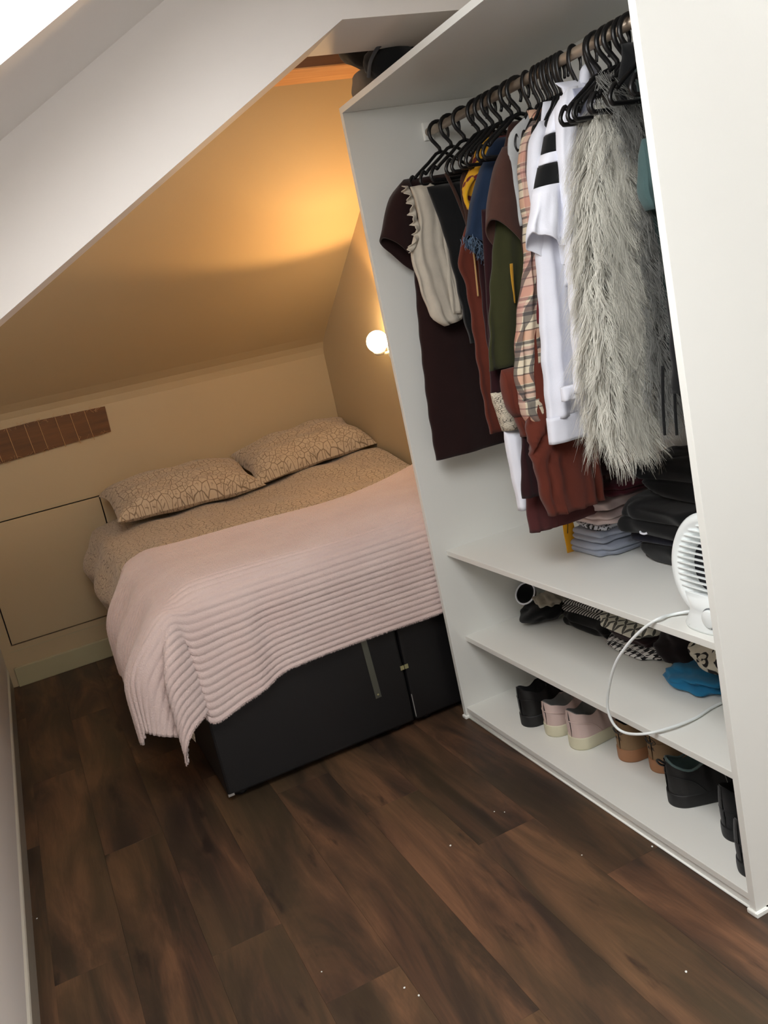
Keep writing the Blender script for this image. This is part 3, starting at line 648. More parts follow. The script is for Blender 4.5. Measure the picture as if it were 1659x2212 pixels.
# shaggy gilet: two hanging fronts under strands of fur
furm = NT('grey_faux_fur'); fv = furm.coord('UV'); furm.base(furm.mix(furm.noise(fv, 1.0, 2), srgb((176, 174, 164)), srgb((222, 220, 208)))); furm.b.inputs['Roughness'].default_value = .6; furm.b.inputs['Sheen Weight'].default_value = .3; furm = furm.m
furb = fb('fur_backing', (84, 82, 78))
def fur_on(o, count, name, parent, lmin, lmax, seed, fm, wide=.8):
    rs = np.random.RandomState(seed); me = o.data
    P = np.array([tuple(v.co) for v in me.vertices]); tris = []
    me.calc_loop_triangles()
    T_ = np.array([tuple(t_.vertices) for t_ in me.loop_triangles]); A_, B_, C_ = P[T_[:, 0]], P[T_[:, 1]], P[T_[:, 2]]
    nr = np.cross(B_ - A_, C_ - A_); ar = np.linalg.norm(nr, axis=1); nr = nr / np.maximum(ar, 1e-12)[:, None]
    cen = (A_ + B_ + C_) / 3; ctr = P.mean(0)
    if ((cen[:, 1] - ctr[1]) * nr[:, 1] * ar).sum() < 0: nr = -nr
    w_ = ar * (nr[:, 1] < .45)            # outer faces: the wardrobe side of the back is left short
    w_[cen[:, 2] < P[:, 2].min() + .002] = 0
    ncl = count // 11; ids = rs.choice(len(T_), ncl, p=w_ / w_.sum()); V, Fc = [], []; UV = []
    for i in ids:
        a, b = rs.rand(2); a, b = (1 - a, 1 - b) if a + b > 1 else (a, b)
        p0 = A_[i] + (B_[i] - A_[i]) * a + (C_[i] - A_[i]) * b; n_ = nr[i]
        side = rs.normal(0, .26); L0 = rs.uniform(lmin, lmax); dirn = np.array([side * .8 + n_[0] * .22 * min(1, max(0, (p0[2] - P[:, 2].min()) / .15)), n_[1] * .4, -1.0]); dirn /= np.linalg.norm(dirn)
        wv = rs.uniform(.004, .013); ph = rs.rand() * 6.28; tone = rs.rand(); s_ax = np.cross(dirn, n_ + 1e-3); s_ax /= np.linalg.norm(s_ax) + 1e-9
        tip = p0 + dirn * L0 + n_ * .012
        for k in range(11):
            q0 = p0 + s_ax * rs.normal(0, .007) + np.array([0, 0, rs.normal(0, .006)]); q1 = tip + rs.normal(0, .0045, 3) + np.array([0, 0, rs.normal(0, .012)])
            w0 = rs.uniform(.0007, .0014) * wide; base = len(V)
            for j in range(6):
                s = j / 5; c_ = q0 * (1 - s) + q1 * s + n_ * (.022 * math.sin(min(1, s * 1.4) * 1.7)) + s_ax * wv * math.sin(s * 6.5 + ph) * s
                ww = w0 * (1 - s * .85)
                V.append(c_ - s_ax * ww); V.append(c_ + s_ax * ww); UV += [(tone * 20, k * .5)] * 2
            for j in range(5): e = base + j * 2; Fc.append((e, e + 1, e + 3, e + 2))
    f = from_data(name, V, Fc, fm, parent, True, UV); f['kind'] = 'stuff'; return f
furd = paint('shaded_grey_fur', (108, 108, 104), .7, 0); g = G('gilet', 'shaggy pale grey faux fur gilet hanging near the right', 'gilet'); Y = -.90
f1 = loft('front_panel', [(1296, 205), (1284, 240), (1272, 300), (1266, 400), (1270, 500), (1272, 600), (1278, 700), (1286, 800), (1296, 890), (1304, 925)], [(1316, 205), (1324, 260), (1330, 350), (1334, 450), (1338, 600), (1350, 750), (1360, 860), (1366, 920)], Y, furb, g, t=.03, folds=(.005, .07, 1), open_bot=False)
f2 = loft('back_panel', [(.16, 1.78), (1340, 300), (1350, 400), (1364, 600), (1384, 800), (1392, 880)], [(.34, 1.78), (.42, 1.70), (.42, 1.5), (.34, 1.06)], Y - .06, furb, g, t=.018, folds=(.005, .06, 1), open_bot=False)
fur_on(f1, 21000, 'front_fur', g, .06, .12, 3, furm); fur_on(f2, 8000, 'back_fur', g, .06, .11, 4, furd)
fin(g)

g = G('sweater', 'teal ribbed knit sweater between the fur and near panel', 'sweater'); Y = -1.02
loft('body', [(.22, 1.79), (1396, 290), (1398, 350), (1396, 420), (1404, 460), (1425, 520), (1434, 640), (1448, 740), (1462, 830)], [(.36, 1.79), (.46, 1.7), (.46, 1.09)], Y, dteal, g, t=.03, pleat=(.004, .007))
loft('sleeve', [(1388, 300), (1388, 370), (1388, 420), (1398, 455)], [(1412, 300), (1425, 380), (1432, 440), (1432, 462)], Y - .035, teal, g, t=.022, pleat=(.004, .006)); fin(g)
g = G('coat', 'black coat hanging last beside the near panel', 'coat'); Y = -1.13
loft('body', [(.22, 1.82), (1412, 200), (1420, 300), (1436, 450), (1446, 600), (1458, 760), (1462, 850)], [(.33, 1.82), (.44, 1.79), (.47, 1.7), (.47, 1.12)], Y, black, g, t=.04, folds=(.008, .09, 1)); fin(g)
g = G('jumper', 'black knitted jumper bunched above the fur gilet collar', 'jumper'); Y = -.985
loft('body', [(.22, 1.83), (1345, 130), (1335, 190), (1345, 240), (1380, 300)], [(.34, 1.83), (.45, 1.78), (.45, 1.6)], Y, black, g, t=.02); fin(g)
g = G('scarf', 'two black cords dangling below the coat toward folded clothes', 'cord')
for u, a, b in ((1434, 850, 940), (1460, 840, 940)):
    tube('cord', [tuple(at(u - 3, a - 60, 'y', -1.07)), tuple(at(u - 2, (a + b) / 2 - 20, 'y', -1.07)), tuple(at(u + 2, b, 'y', -1.07))], .0035, black, g, 7)
fin(g)

# ------------------------------------------------------------------ folded clothes
def slab(name, x0, y0, x1, y1, z0, h, m, parent=None, layers=2, r=.5, seed=0, wob=.006, tilt=(0, 0), uvs=1):
    """folded cloth: soft rounded block whose rim shows the fold layers"""
    rs = np.random.RandomState(seed + int(abs(x0 * 991 + y0 * 577) * 10)); nu = 72; nv = 10 * layers
    cx, cy, hx, hy = (x0 + x1) / 2, (y0 + y1) / 2, abs(x1 - x0) / 2, abs(y1 - y0) / 2; ph = rs.rand(8) * 6.28
    V, UV, Fc = [], [], []
    def rim(a): return math.copysign(abs(math.cos(a)) ** .42, math.cos(a)), math.copysign(abs(math.sin(a)) ** .42, math.sin(a))
    rows = []
    for j in range(nv + 1):
        s = j / nv; lay = abs(math.sin(s * layers * PI)) ** .35; rows.append((s * h, -.012 * (1 - lay) + .004 * math.sin(s * 5 + ph[0])))
    ins = [.8, .6, .35, .12]
    rows = [(0, -.3 * hx)] + rows + [(h, None, k) for k in ins]
    for rw in rows:
        for i in range(nu):
            a = 2 * PI * i / nu; ux, uy = rim(a); wx = wob * (math.sin(3 * a + ph[1] + rw[0] * 40) + .6 * math.sin(7 * a + ph[2] + rw[0] * 90))
            if len(rw) == 3: k = rw[2]; ex, ey = (hx + wx) * k, (hy + wx) * k; dz = wob * .6 * math.sin(ux * k * 6 + ph[3]) * math.sin(uy * k * 5 + ph[4]) + .006 * (1 - k)
            else: ex, ey = hx + rw[1] + wx, hy + rw[1] + wx; dz = wob * .5 * math.sin(2 * a + ph[5]) * (rw[0] / h)
            X_, Y_ = cx + ux * ex, cy + uy * ey
            V.append((X_, Y_, z0 + rw[0] + dz + tilt[0] * (X_ - cx) + tilt[1] * (Y_ - cy))); UV.append((X_ * uvs + .3 * V[-1][2], (Y_ + V[-1][2]) * uvs))
    R_ = len(rows)
    for j in range(R_ - 1):
        for i in range(nu): b = (i + 1) % nu; Fc.append((j * nu + i, j * nu + b, (j + 1) * nu + b, (j + 1) * nu + i))
    Fc.append(tuple(range(nu))[::-1]); Fc.append(tuple(range((R_ - 1) * nu, R_ * nu)))
    return from_data(name, V, Fc, m, parent, True, UV)
Z1, Z2, Z0 = .6005, .291, .0421
XS = .500
greyb = fb('grey_blue_jersey', (160, 168, 184), var=.12); pinkb = fb('dusty_pink_knit', (206, 186, 182), var=.1); maroon = fb('maroon_jersey', (66, 20, 30)); navyj = fb('navy_jersey', (22, 24, 38))
tag(slab('folded_jeans', .262, -.585, XS, -.40, Z1, .038, greyb, None, 2, seed=1), 'folded light blue-grey jersey, lowest in the pale stack', 'folded clothes', 'pale folded stack on the upper shelf')
tag(slab('folded_shirt', .268, -.58, XS, -.405, Z1 + .042, .03, greyb, None, 2, seed=2), 'folded pale grey shirt on top of the blue-grey jersey', 'folded clothes', 'pale folded stack on the upper shelf')
tag(slab('folded_shirt', .275, -.575, XS, -.42, Z1 + .076, .018, printed('mono_stripe_print', (190, 192, 200), (24, 24, 26), 'leopard', 60), None, 1, seed=3), 'folded black and white printed shirt mid pale stack', 'folded clothes', 'pale folded stack on the upper shelf')
tag(slab('folded_sweater', .255, -.60, XS, -.415, Z1 + .098, .036, pinkb, None, 2, seed=4), 'folded dusty pink sweater above the printed shirt', 'folded clothes', 'pale folded stack on the upper shelf')
tag(slab('folded_sweater', .262, -.605, XS, -.42, Z1 + .137, .028, pinkb, None, 1, seed=6, tilt=(0, -.06)), 'folded pink knit directly below the maroon jersey', 'folded clothes', 'pale folded stack on the upper shelf')
tag(slab('folded_jersey', .30, -.64, XS, -.43, Z1 + .175, .04, maroon, None, 2, seed=5), 'folded maroon top crowning the pale stack', 'folded clothes', 'pale folded stack on the upper shelf')
tag(slab('folded_trousers', .315, -.84, XS, -.655, Z1, .055, black, None, 1, seed=7), 'folded black trousers lying on the upper shelf by the heater', 'folded clothes', 'dark folded stack on the upper shelf')
tag(slab('folded_jersey', .31, -.85, XS, -.64, Z1 + .058, .04, navyj, None, 1, seed=8), 'folded navy top between two black garments', 'folded clothes', 'dark folded stack on the upper shelf')
o = tag(slab('folded_jacket', .28, -.93, XS, -.63, Z1 + .10, .075, black, None, 2, seed=9, wob=.008, tilt=(.1, 0)), 'bulky folded black jacket with a white tag, top of dark stack', 'folded clothes', 'dark folded stack on the upper shelf')
tube('white_tag', [(.281, -.73, Z1 + .102), (.277, -.738, Z1 + .100), (.277, -.75, Z1 + .100), (.281, -.757, Z1 + .102)], .003, whiteb, o, 6)
tag(slab('folded_jacket', .34, -1.0, XS, -.66, Z1 + .18, .10, black, None, 2, seed=19, wob=.012), 'black bundle behind the jacket reaching up to the coat', 'folded clothes', 'dark folded stack on the upper shelf')

def crumple(name, c, r, m, seed, parent=None, amp=.25, fl=.0):
    bm = bmesh.new(); bmesh.ops.create_icosphere(bm, subdivisions=4, radius=1); rs = np.random.RandomState(seed); ph = rs.rand(12) * 6.28; K = rs.normal(0, 3.2, (6, 3))
    for v in bm.verts:
        p = np.array(v.co); d = sum(math.sin(K[i] @ p * (1 + .35 * i) + ph[i]) / (1 + .5 * i) for i in range(6)) * amp * .4
        s = 1 + d; z = p[2] * s; 
        v.co = Vector((c[0] + p[0] * s * r[0], c[1] + p[1] * s * r[1], max(c[2] - r[2] * .98, c[2] + z * r[2])))
    lay = bm.loops.layers.uv.new('UVMap')
    for f in bm.faces:
        for lp in f.loops: lp[lay].uv = (lp.vert.co.x * .6 + lp.vert.co.z, lp.vert.co.y)
    return from_bm(name, bm, m, parent, True)
star = printed('star_lattice_print', (84, 84, 78), (214, 212, 198), 'star', 24); hound = printed('houndstooth_print', (28, 27, 30), (214, 214, 212), 'houndstooth', 44)
leo = printed('leopard_print', (206, 200, 184), (36, 33, 34), 'leopard', 30); blue = fb('blue_jersey', (40, 120, 164)); bw = printed('ribbed_stripe_print', (22, 22, 24), (196, 192, 186), 'wave', 26); wine = fb('wine_brown', (44, 26, 30))
def sh2(y): return at(1200, 1350, 'z', Z2)
o = crumple('folded_leggings', (.31, -.125, Z2 + .036), (.085, .07, .037), black, 11); tag(o, 'crumpled black leggings at the far end of the middle shelf', 'folded clothes', 'clothes along the middle shelf')
b = thing('bra', 'black padded bra cup with white rim above the black leggings', 'bra')
mt = Matrix.Translation((.27, -.10, Z2 + .10)) @ Matrix.Rotation(-.9, 4, 'Y') @ Matrix.Rotation(.3, 4, 'X')
lathe('cup', [(.001, -.028), (.02, -.026), (.033, -.012), (.038, .004), (.035, .004), (.03, -.010), (.018, -.021), (.001, -.023)], black, b, 28, mt)
V, Fc = tube_data([mt @ Vector((.0375 * math.cos(a), .0375 * math.sin(a), .005)) for a in np.linspace(0, 2 * PI, 28, endpoint=False)], .003, 6, True); from_data('white_rim', V, Fc, whiteb, b); fin(b)
tag(crumple('underwear', (.30, -.19, Z2 + .095), (.05, .045, .022), fb('taupe_satin', (160, 152, 138)), 12, amp=.4), 'crumpled taupe satin piece beside the black bra cup', 'folded clothes', 'clothes along the middle shelf')
tag(slab('folded_cardigan', .315, -.46, XS, -.215, Z2, .046, black, None, 2, seed=13, wob=.008), 'folded black cardigan, second along the middle shelf', 'folded clothes', 'clothes along the middle shelf')
tag(slab('folded_jersey', .335, -.43, XS, -.20, Z2 + .05, .04, bw, None, 2, seed=14, wob=.009), 'black top with white rib stripes lying on the black cardigan', 'folded clothes', 'clothes along the middle shelf')
tag(crumple('folded_blouse', (.37, -.30, Z2 + .122), (.07, .10, .028), fb('charcoal_jersey', (34, 32, 36)), 15, amp=.4), 'crumpled charcoal blouse tucked under the upper shelf', 'folded clothes', 'clothes along the middle shelf')
tag(slab('folded_scarf', .30, -.68, XS, -.455, Z2, .036, hound, None, 1, seed=16, wob=.007, uvs=1), 'folded houndstooth scarf lying on the middle shelf', 'folded clothes', 'clothes along the middle shelf')
tag(slab('folded_jersey', .305, -.66, XS, -.45, Z2 + .039, .024, wine, None, 1, seed=17, wob=.008), 'folded wine brown top between houndstooth and star print', 'folded clothes', 'clothes along the middle shelf')
tag(slab('folded_blouse', .29, -.66, XS, -.44, Z2 + .067, .034, star, None, 1, seed=18, wob=.006), 'folded blouse with grey star lattice print', 'folded clothes', 'clothes along the middle shelf')
tag(crumple('folded_blouse', (.37, -.745, Z2 + .06), (.08, .062, .061), fb('black_lace', (30, 24, 26)), 21, amp=.3), 'crumpled black top between star print and leopard print', 'folded clothes', 'clothes along the middle shelf')
tag(crumple('folded_blouse', (.31, -.86, Z2 + .022), (.075, .10, .023), blue, 22, amp=.35), 'crumpled bright blue top near the power cord', 'folded clothes', 'clothes along the middle shelf')
tag(crumple('folded_blouse', (.35, -.90, Z2 + .092), (.085, .085, .048), leo, 23, amp=.18), 'leopard print blouse piled on the blue top', 'folded clothes', 'clothes along the middle shelf')

# ------------------------------------------------------------------ shoes
def shoe(kind, label, heel, yaw, um, sm, lm_, L=.27, Wd=.05, hh=.085, toe=.055, sole=.030, group=None, collar=.42, shaft=0, extra=None):
    root = thing(kind, label, 'shoe' if kind != 'boot' else 'boot', (heel[0], heel[1], heel[2]), group)
    def wid(s, g=0):
        e = min(1, max(0, s / .13)); f = min(1, max(0, (1 - s) / .22)); a = math.sqrt(max(0, 1 - (1 - e) ** 2)); b_ = math.sqrt(max(0, 1 - (1 - f) ** 2))
        return (Wd + g) * a * b_ * (.80 + .22 * math.sin(min(1, max(0, s - .05)) * 2.4) - .06 * math.exp(-((s - .4) / .15) ** 2))
    # sole
    ns, V, Fc = 40, [], []
    ss = [0.5 - .5 * math.cos(PI * i / ns) for i in range(ns + 1)]
    ring = [(s, 1) for s in ss] + [(s, -1) for s in ss[-2:0:-1]]; n = len(ring)
    for z, gg in ((0, -.003), (.004, 0), (sole * .55, .001), (sole, -.001), (sole + .003, -.003)):
        for s, d in ring:
            V.append((s * (L + .006) - .003, d * (wid(s, .003 + gg) + 0), z + .010 * max(0, (s - .78) / .22) ** 2 * (1 if z < .01 else .4)))
    for j in range(4):
        for i in range(n): k = (i + 1) % n; Fc.append((j * n + i, j * n + k, (j + 1) * n + k, (j + 1) * n + i))
    Fc.append(tuple(range(n))[::-1]); Fc.append(tuple(range(4 * n, 5 * n))); from_data('sole', V, Fc, sm, root)
    # upper + lining
    rows, na = 44, 9; VO, VI = [], []
    for i in range(rows + 1):
        s = .5 - .5 * math.cos(PI * i / rows); w = wid(s); op = min(1, max(0, (collar - s) / .10)); op = op * op * (3 - 2 * op)
        rim = sole + (hh - sole) * (1 - .22 * math.exp(-((s - .22) / .10) ** 2)) + shaft * op
        if s < .04: rim += .010 * (1 - s / .04)
        top = rim if s < collar else hh * (1 - ((s - collar) / (1 - collar)) ** 1.0) + toe * ((s - collar) / (1 - collar)); 
        if s > .9: top = sole + (top - sole) * math.sqrt(max(0, 1 - ((s - .9) / .1) ** 2)) ** 1
        if s <= collar: top = rim * op + (hh + .004) * (1 - op)
        wr = w * .80 * op
        for d in (-1, 1):
            for k in range(na + 1):
                a = k / na; a_ = a * PI / 2
                yy = w * math.cos(a_) ** .55 * (1 - op) + (w * (1 - a) + wr * a + .004 * math.sin(a * PI)) * op; zz = (sole - .002) + (top - sole + .002) * (math.sin(a_) ** .9 * (1 - op) + a * op)
                VO.append((s * L, d * yy, zz))
            for k in range(na + 1):
                a = k / na; yi = (wr * (1 - .12 * math.sin(a * PI * .5)) * (1 - a ** 4)) if op > 0 else 0; z_ = top * (1 - a) + (sole + .006) * a if op > .02 else top - .002
                if op > .02: z_ = top + (sole + .006 - top) * a * op
                VI.append((s * L + (.004 if s < .05 else 0), d * max(yi, 0), z_))
    def skin(name, VV, m):
        Fc = []; st = 2 * (na + 1)
        for i in range(rows):
            for d in (0, 1):
                for k in range(na):
                    a = i * st + d * (na + 1) + k; f = (a, a + 1, a + st + 1, a + st); Fc.append(f if d else f[::-1])
        return from_data(name, VV, Fc, m, root)
    skin('upper', VO, um); skin('lining', VI, lm_)
    # tongue and laces
    V = []; Fc = []
    for i in range(8):
        s = collar - .10 + i * .035
        for k in range(7): a = (k - 3) / 3; V.append((s * L, a * .022, hh + .012 - i * .0045 - .006 * a * a + (shaft if i < 2 else 0) * .5))
    for i in range(7):
        for k in range(6): a = i * 7 + k; Fc.append((a, a + 1, a + 8, a + 7))
    o = from_data('tongue', V, Fc, um, root); md = o.modifiers.new('s', 'SOLIDIFY'); md.thickness = .005
    for i in range(4):
        s = (collar + .03 + i * .055) * L; z = hh + .006 - i * .0065
        tube('lace', [(s, -.026, z - .006), (s + .006, 0, z + .004), (s + .002, .026, z - .006)], .0024, sm if kind != 'trainer' else um, root, 6, 3)
    # heel counter seam and heel tab
    tube('heel_seam', [(-.0012, 0, sole + .002), (-.002, 0, hh * .75)], .0012, um, root, 5, 2)
    cpath = [(L * s, d * (wid(s) + .0012), sole + (hh - sole) * q) for s, d, q in ((.30, -1, .05), (.2, -1, .45), (.09, -1, .62), (.02, -1, .66), (.0, 0, .66), (.02, 1, .66), (.09, 1, .62), (.2, 1, .45), (.30, 1, .05))]
    tube('heel_panel_piping', cpath, .0014, um, root, 5, 4)
    if extra: extra(root, L, Wd, hh, sole, wid)
    root.rotation_euler = (0, 0, yaw); return root
leath = lambda n, c, r=.55: plastic(n, c, r)
blk = leath('black_leather', (20, 20, 21), .45); blks = leath('black_rubber', (22, 22, 23), .6); pinkl = leath('pink_leather', (202, 180, 174), .55); crs = leath('aged_cream_rubber', (206, 202, 176), .6); greyl = fb('grey_mesh_lining', (120, 120, 118))
tanl = leath('tan_nubuck', (140, 114, 84), .85); gum = leath('gum_rubber', (158, 112, 78), .6); dkl = fb('black_mesh_lining', (26, 26, 26)); tealm = fb('teal_grey_mesh', (92, 112, 112)); fuzz = fb('black_fleece_boot', (30, 30, 31), weave=300)
shoe('trainer', 'black leather trainer at the far end of the bottom shelf', (.075, -.275, Z0), 0, blk, blks, dkl, .27, .047, .125, .06, .034)
shoe('boot', 'tall black boot standing behind the black trainer', (.215, -.20, Z0), .1, blk, blks, dkl, .25, .046, .09, .06, .028, shaft=.10)
shoe('sneaker', 'pale pink leather sneaker, left one of the pair', (.095, -.385, Z0), .05, pinkl, crs, greyl, .27, .048, .105, .058, .034)
shoe('sneaker', 'pale pink leather sneaker, right one with its side visible', (.102, -.505, Z0), .10, pinkl, crs, greyl, .27, .049, .115, .058, .036)
def air(root, L, Wd, hh, sole, wid):
    cu = bpy.data.curves.new('heel_lettering', 'FONT'); cu.body = 'AIR'; cu.size = .013; cu.extrude = .0004; cu.align_x = 'CENTER'; cu.space_character = 1.3
    tmp = bpy.data.objects.new('tmp', cu); COL.objects.link(tmp); bpy.context.view_layer.update()
    me = bpy.data.meshes.new_from_object(tmp.evaluated_get(bpy.context.evaluated_depsgraph_get())); bpy.data.objects.remove(tmp)
    for v in me.vertices:
        y = -v.co.x; z = v.co.y; v.co = Vector((-.0022 + (abs(y) / .045) ** 2 * .008 - v.co.z, y, hh * .585 + z))
    link('heel_lettering', me, blk, root)
    P = [(-.018, .010), (-.006, .000), (.004, .001), (.020, .016), (.005, .0065), (-.004, .0055), (-.010, .009), (-.012, .016)]
    V = [(-.0026 + (abs(y) / .045) ** 2 * .008, -y, hh * .585 + .016 + z) for y, z in P]; o = from_data('heel_mark', V, [tuple(range(8))], blk, root, False); md = o.modifiers.new('s', 'SOLIDIFY'); md.thickness = .0008
    o = tube('heel_mark_ring', [(-.0018 + (abs(y) / .045) ** 2 * .008, y, hh * .585 + .022 + z) for y, z in ((0, .012), (.016, .009), (.020, .002), (.012, -.004), (0, -.005), (-.012, -.004), (-.020, .002), (-.016, .009))], .0009, blk, root, 5, 3, True)
shoe('sneaker', 'tan nubuck sneaker with gum sole, left one of the pair', (.160, -.655, Z0), 0, tanl, gum, dkl, .27, .046, .115, .06, .034, extra=air)
shoe('sneaker', 'tan nubuck sneaker with gum sole, right one beside hiking shoe', (.185, -.762, Z0), .04, tanl, gum, dkl, .27, .046, .115, .06, .034, extra=air)
def loop(root, L, Wd, hh, sole, wid):
    tube('heel_loop', [(.0, -.006, hh), (-.014, -.004, hh + .014), (-.018, .0, hh + .010), (-.010, .004, hh - .004), (0, .004, hh - .01)], .0028, blk, root, 6, 4)
    tube('collar_rim', [(L * s, d * wid(s) * .86, z) for s, d, z in ((.02, 0, hh + .012), (.06, -1, hh), (.2, -1, hh * .86), (.36, -1, hh + .01))], .0035, tealm, root, 6, 4)
    tube('collar_rim', [(L * s, d * wid(s) * .86, z) for s, d, z in ((.02, 0, hh + .012), (.06, 1, hh), (.2, 1, hh * .86), (.36, 1, hh + .01))], .0035, tealm, root, 6, 4)
    tube('side_cord', [(L * .5, -wid(.5) - .002, sole), (L * .48, -wid(.48) - .001, hh * .6), (L * .46, -.03, hh * .95)], .0012, greyl, root, 5, 3)
shoe('hiking_shoe', 'black hiking shoe with teal lining turned sideways', (.115, -.90, Z0), -.35, blks, blks, tealm, .28, .048, .115, .062, .032, extra=loop)
shoe('slipper_boot', 'fuzzy black ankle boot beside the hiking shoe', (.110, -1.10, Z0), -.05, fuzz, fuzz, dkl, .25, .046, .10, .06, .03, shaft=.03)
shoe('slipper_boot', 'fuzzy black ankle boot hard against the near panel', (.042, -1.215, Z0), .0, fuzz, fuzz, dkl, .25, .044, .10, .06, .03, shaft=.03)

# ------------------------------------------------------------------ fan heater and its cord
hw = plastic('white_heater_plastic', (232, 238, 238), .3); hd = plastic('dark_heater_inside', (26, 28, 36), .6)
h = thing('fan_heater', 'white round fan heater half hidden by the wardrobe side', 'heater')
C0 = Vector((.125, -1.152, .735)); RH = .104
HM = Matrix.Translation(C0) @ Matrix.Rotation(-PI / 2 + .14, 4, 'Y') @ Matrix.Diagonal((1.15, 1, 1, 1))     # local z points out of the wardrobe
lathe('housing', [(.001, -.075), (.05, -.073), (.078, -.055), (.096, -.02), (RH, .005), (.103, .018), (.096, .026), (.086, .025), (.074, .019), (.062, .012), (.054, .006), (.052, -.03), (.001, -.032)], hw, h, 56, HM)
lathe('inner_dish', [(.001, -.031), (.0515, -.029), (.0515, .002), (.0505, .002), (.0505, -.027), (.001, -.028)], hd, h, 40, HM)
for i in range(15):
    yy = -.077 + i * .011; hwid = math.sqrt(max(0, .080 ** 2 - yy * yy))
    if hwid < .02: continue
    bm = bmesh.new(); add_box(bm, yy - .0013, -hwid, .012, yy + .0013, hwid, .020, .0005)
    for v in bm.verts:
        v.co.z += .002 + .5 * (v.co.y ** 2 + yy * yy); v.co = HM @ v.co
    from_bm('slat', bm, hw, h)
V, Fc = [], []; n = 28
for z, rx, ry, cxo in ((Z1, .058, .066, .03), (Z1 + .008, .060, .068, .03), (Z1 + .03, .050, .058, .03), (Z1 + .045, .046, .054, .028), (Z1 + .075, .042, .058, .02)):
    for k in range(n): a = 2 * PI * k / n; V.append((C0.x - .0 + cxo - .03 + rx * math.copysign(abs(math.cos(a)) ** .7, math.cos(a)), C0.y + ry * math.copysign(abs(math.sin(a)) ** .7, math.sin(a)), z))
for j in range(4):
    for k in range(n): b = (k + 1) % n; Fc.append((j * n + k, j * n + b, (j + 1) * n + b, (j + 1) * n + k))
Fc.append(tuple(range(n))[::-1]); Fc.append(tuple(range(4 * n, 5 * n))); from_data('base', V, Fc, hw, h)
DM = Matrix.Translation((C0.x - .049, C0.y - .030, Z1 + .036)) @ Matrix.Rotation(-PI / 2 + .1, 4, 'Y')
lathe('dial', [(.001, -.004), (.020, -.004), (.020, .008), (.017, .010), (.001, .010)], hw, h, 28, DM); lathe('dial_ring', [(.021, -.003), (.0235, -.003), (.0235, .003), (.021, .003)], plastic('grey_print', (110, 116, 120), .5), h, 28, DM); fin(h)
cp = [(.13, -1.075, Z1 + .012), tuple(at(1450, 1328, 'z', Z1 + .005)), tuple(at(1420, 1338, 'z', Z1 + .008)), tuple(at(1385, 1362, 'x', .030)), tuple(at(1350, 1400, 'x', .012)), tuple(at(1325, 1445, 'x', .0)), tuple(at(1312, 1515, 'x', -.002)), tuple(at(1322, 1558, 'x', .0)), tuple(at(1348, 1582, 'x', .01)), tuple(at(1395, 1585, 'x', .03)), (.092, -.985, Z2 + .010), tuple(at(1500, 1552, 'z', Z2 + .006)), tuple(at(1535, 1530, 'z', Z2 + .006)), tuple(at(1558, 1518, 'z', Z2 + .006))]
tag(tube('power_cord', cp, .0036, hw, None, 10, 8), 'white power cord looping from the heater down to the middle shelf', 'cord')

# ------------------------------------------------------------------ things on top of the wardrobe
g = thing('storage_bag', 'grey fabric storage bag with piping on top of the wardrobe', 'bag')
greyf = fb('grey_storage_felt', (122, 114, 104)); o = slab('body', .036, -.12, .30, -.012, HW, .075, greyf, g, 1, seed=31, wob=.003)
tube('piping', [(.05, -.122, HW + .06), (.10, -.126, HW + .066), (.2, -.126, HW + .066)], .004, greyf, g, 8); fin(g)
tag(crumple('throw', (.118, -.115, HW + .150), (.130, .098, .085), fb('black_fluffy_throw', (20, 20, 20), weave=200), 33, amp=.12), 'rolled black fluffy throw squeezed above the grey storage bag', 'throw')
g = thing('bag', 'black bag with grey piping on the front of the wardrobe top', 'bag')
crumple('body', (.085, -.222, HW + .048), (.085, .05, .049), black, 34, g, .08)
tube('piping', [(.0, -.235, HW + .015), (.004, -.262, HW + .05), (.04, -.272, HW + .085), (.10, -.262, HW + .10), (.15, -.24, HW + .09)], .005, fb('charcoal_webbing', (78, 78, 80)), g, 8); fin(g)

# ------------------------------------------------------------------ bed
BX0, BX1, BY0, BY1 = -.8314, XR - .004, .0708, YB - .03
bd = thing('divan_bed', 'double divan bed with black faux leather base and split halves', 'bed')
xm = -.152
BH = []
for a, b in ((BX0, xm - .003), (xm + .003, BX1)): BH.append(box('base_half', (a, BY0, .022), (b, BY1, .37), M['leather'], bd, .008))
for x in (BX0 + .05, xm - .06, xm + .06, BX1 - .05):
    for y in (BY0 + .05, BY1 - .08): lathe('glide', [(.02, 0), (.022, .004), (.02, .024)], M['leather'], bd, 14, Matrix.Translation((x, y, 0)))
box('mattress', (BX0 + .01, BY0 + .012, .371), (BX1 - .01, BY1, .64), fb('quilted_mattress_ticking', (206, 196, 180)), bd, .045)
a, b = at(785, 1385, 'y', BY0), at(818, 1507, 'y', BY0)
bm = bmesh.new(); add_box(bm, -.011, -.0025, 0, .011, 0, (a - b).length + .02, .001)
ro = Matrix.Translation((b.x, BY0, b.z)) @ Matrix.Rotation(math.atan2(a.x - b.x, a.z - b.z), 4, 'Y')
for v in bm.verts: v.co = ro @ v.co
from_bm('metal_strap', bm, M['metal'], BH[0]); lathe('screw', [(.001, 0), (.004, 0), (.003, .002), (.001, .0025)], M['brass'], BH[0], 12, Matrix.Translation((b.x, BY0 - .0025, b.z + .012)) @ Matrix.Rotation(PI / 2, 4, 'X'))
for dx, hb in ((-.008, BH[0]), (.008, BH[1])): box('link_plate', (xm + dx - .007, BY0 - .004, .217), (xm + dx + .007, BY0, .233), M['brass'], hb, .001)
box('scuffed_corner', (BX0 + .0, BY0 - .0006, .022), (BX0 + .02, BY0 + .004, .03), M['scuff'], BH[0])
box('edge_scuff', (xm + .004, BY0 - .0006, .035), (xm + .0065, BY0 + .002, .12), M['scuff'], BH[1]); fin(bd)

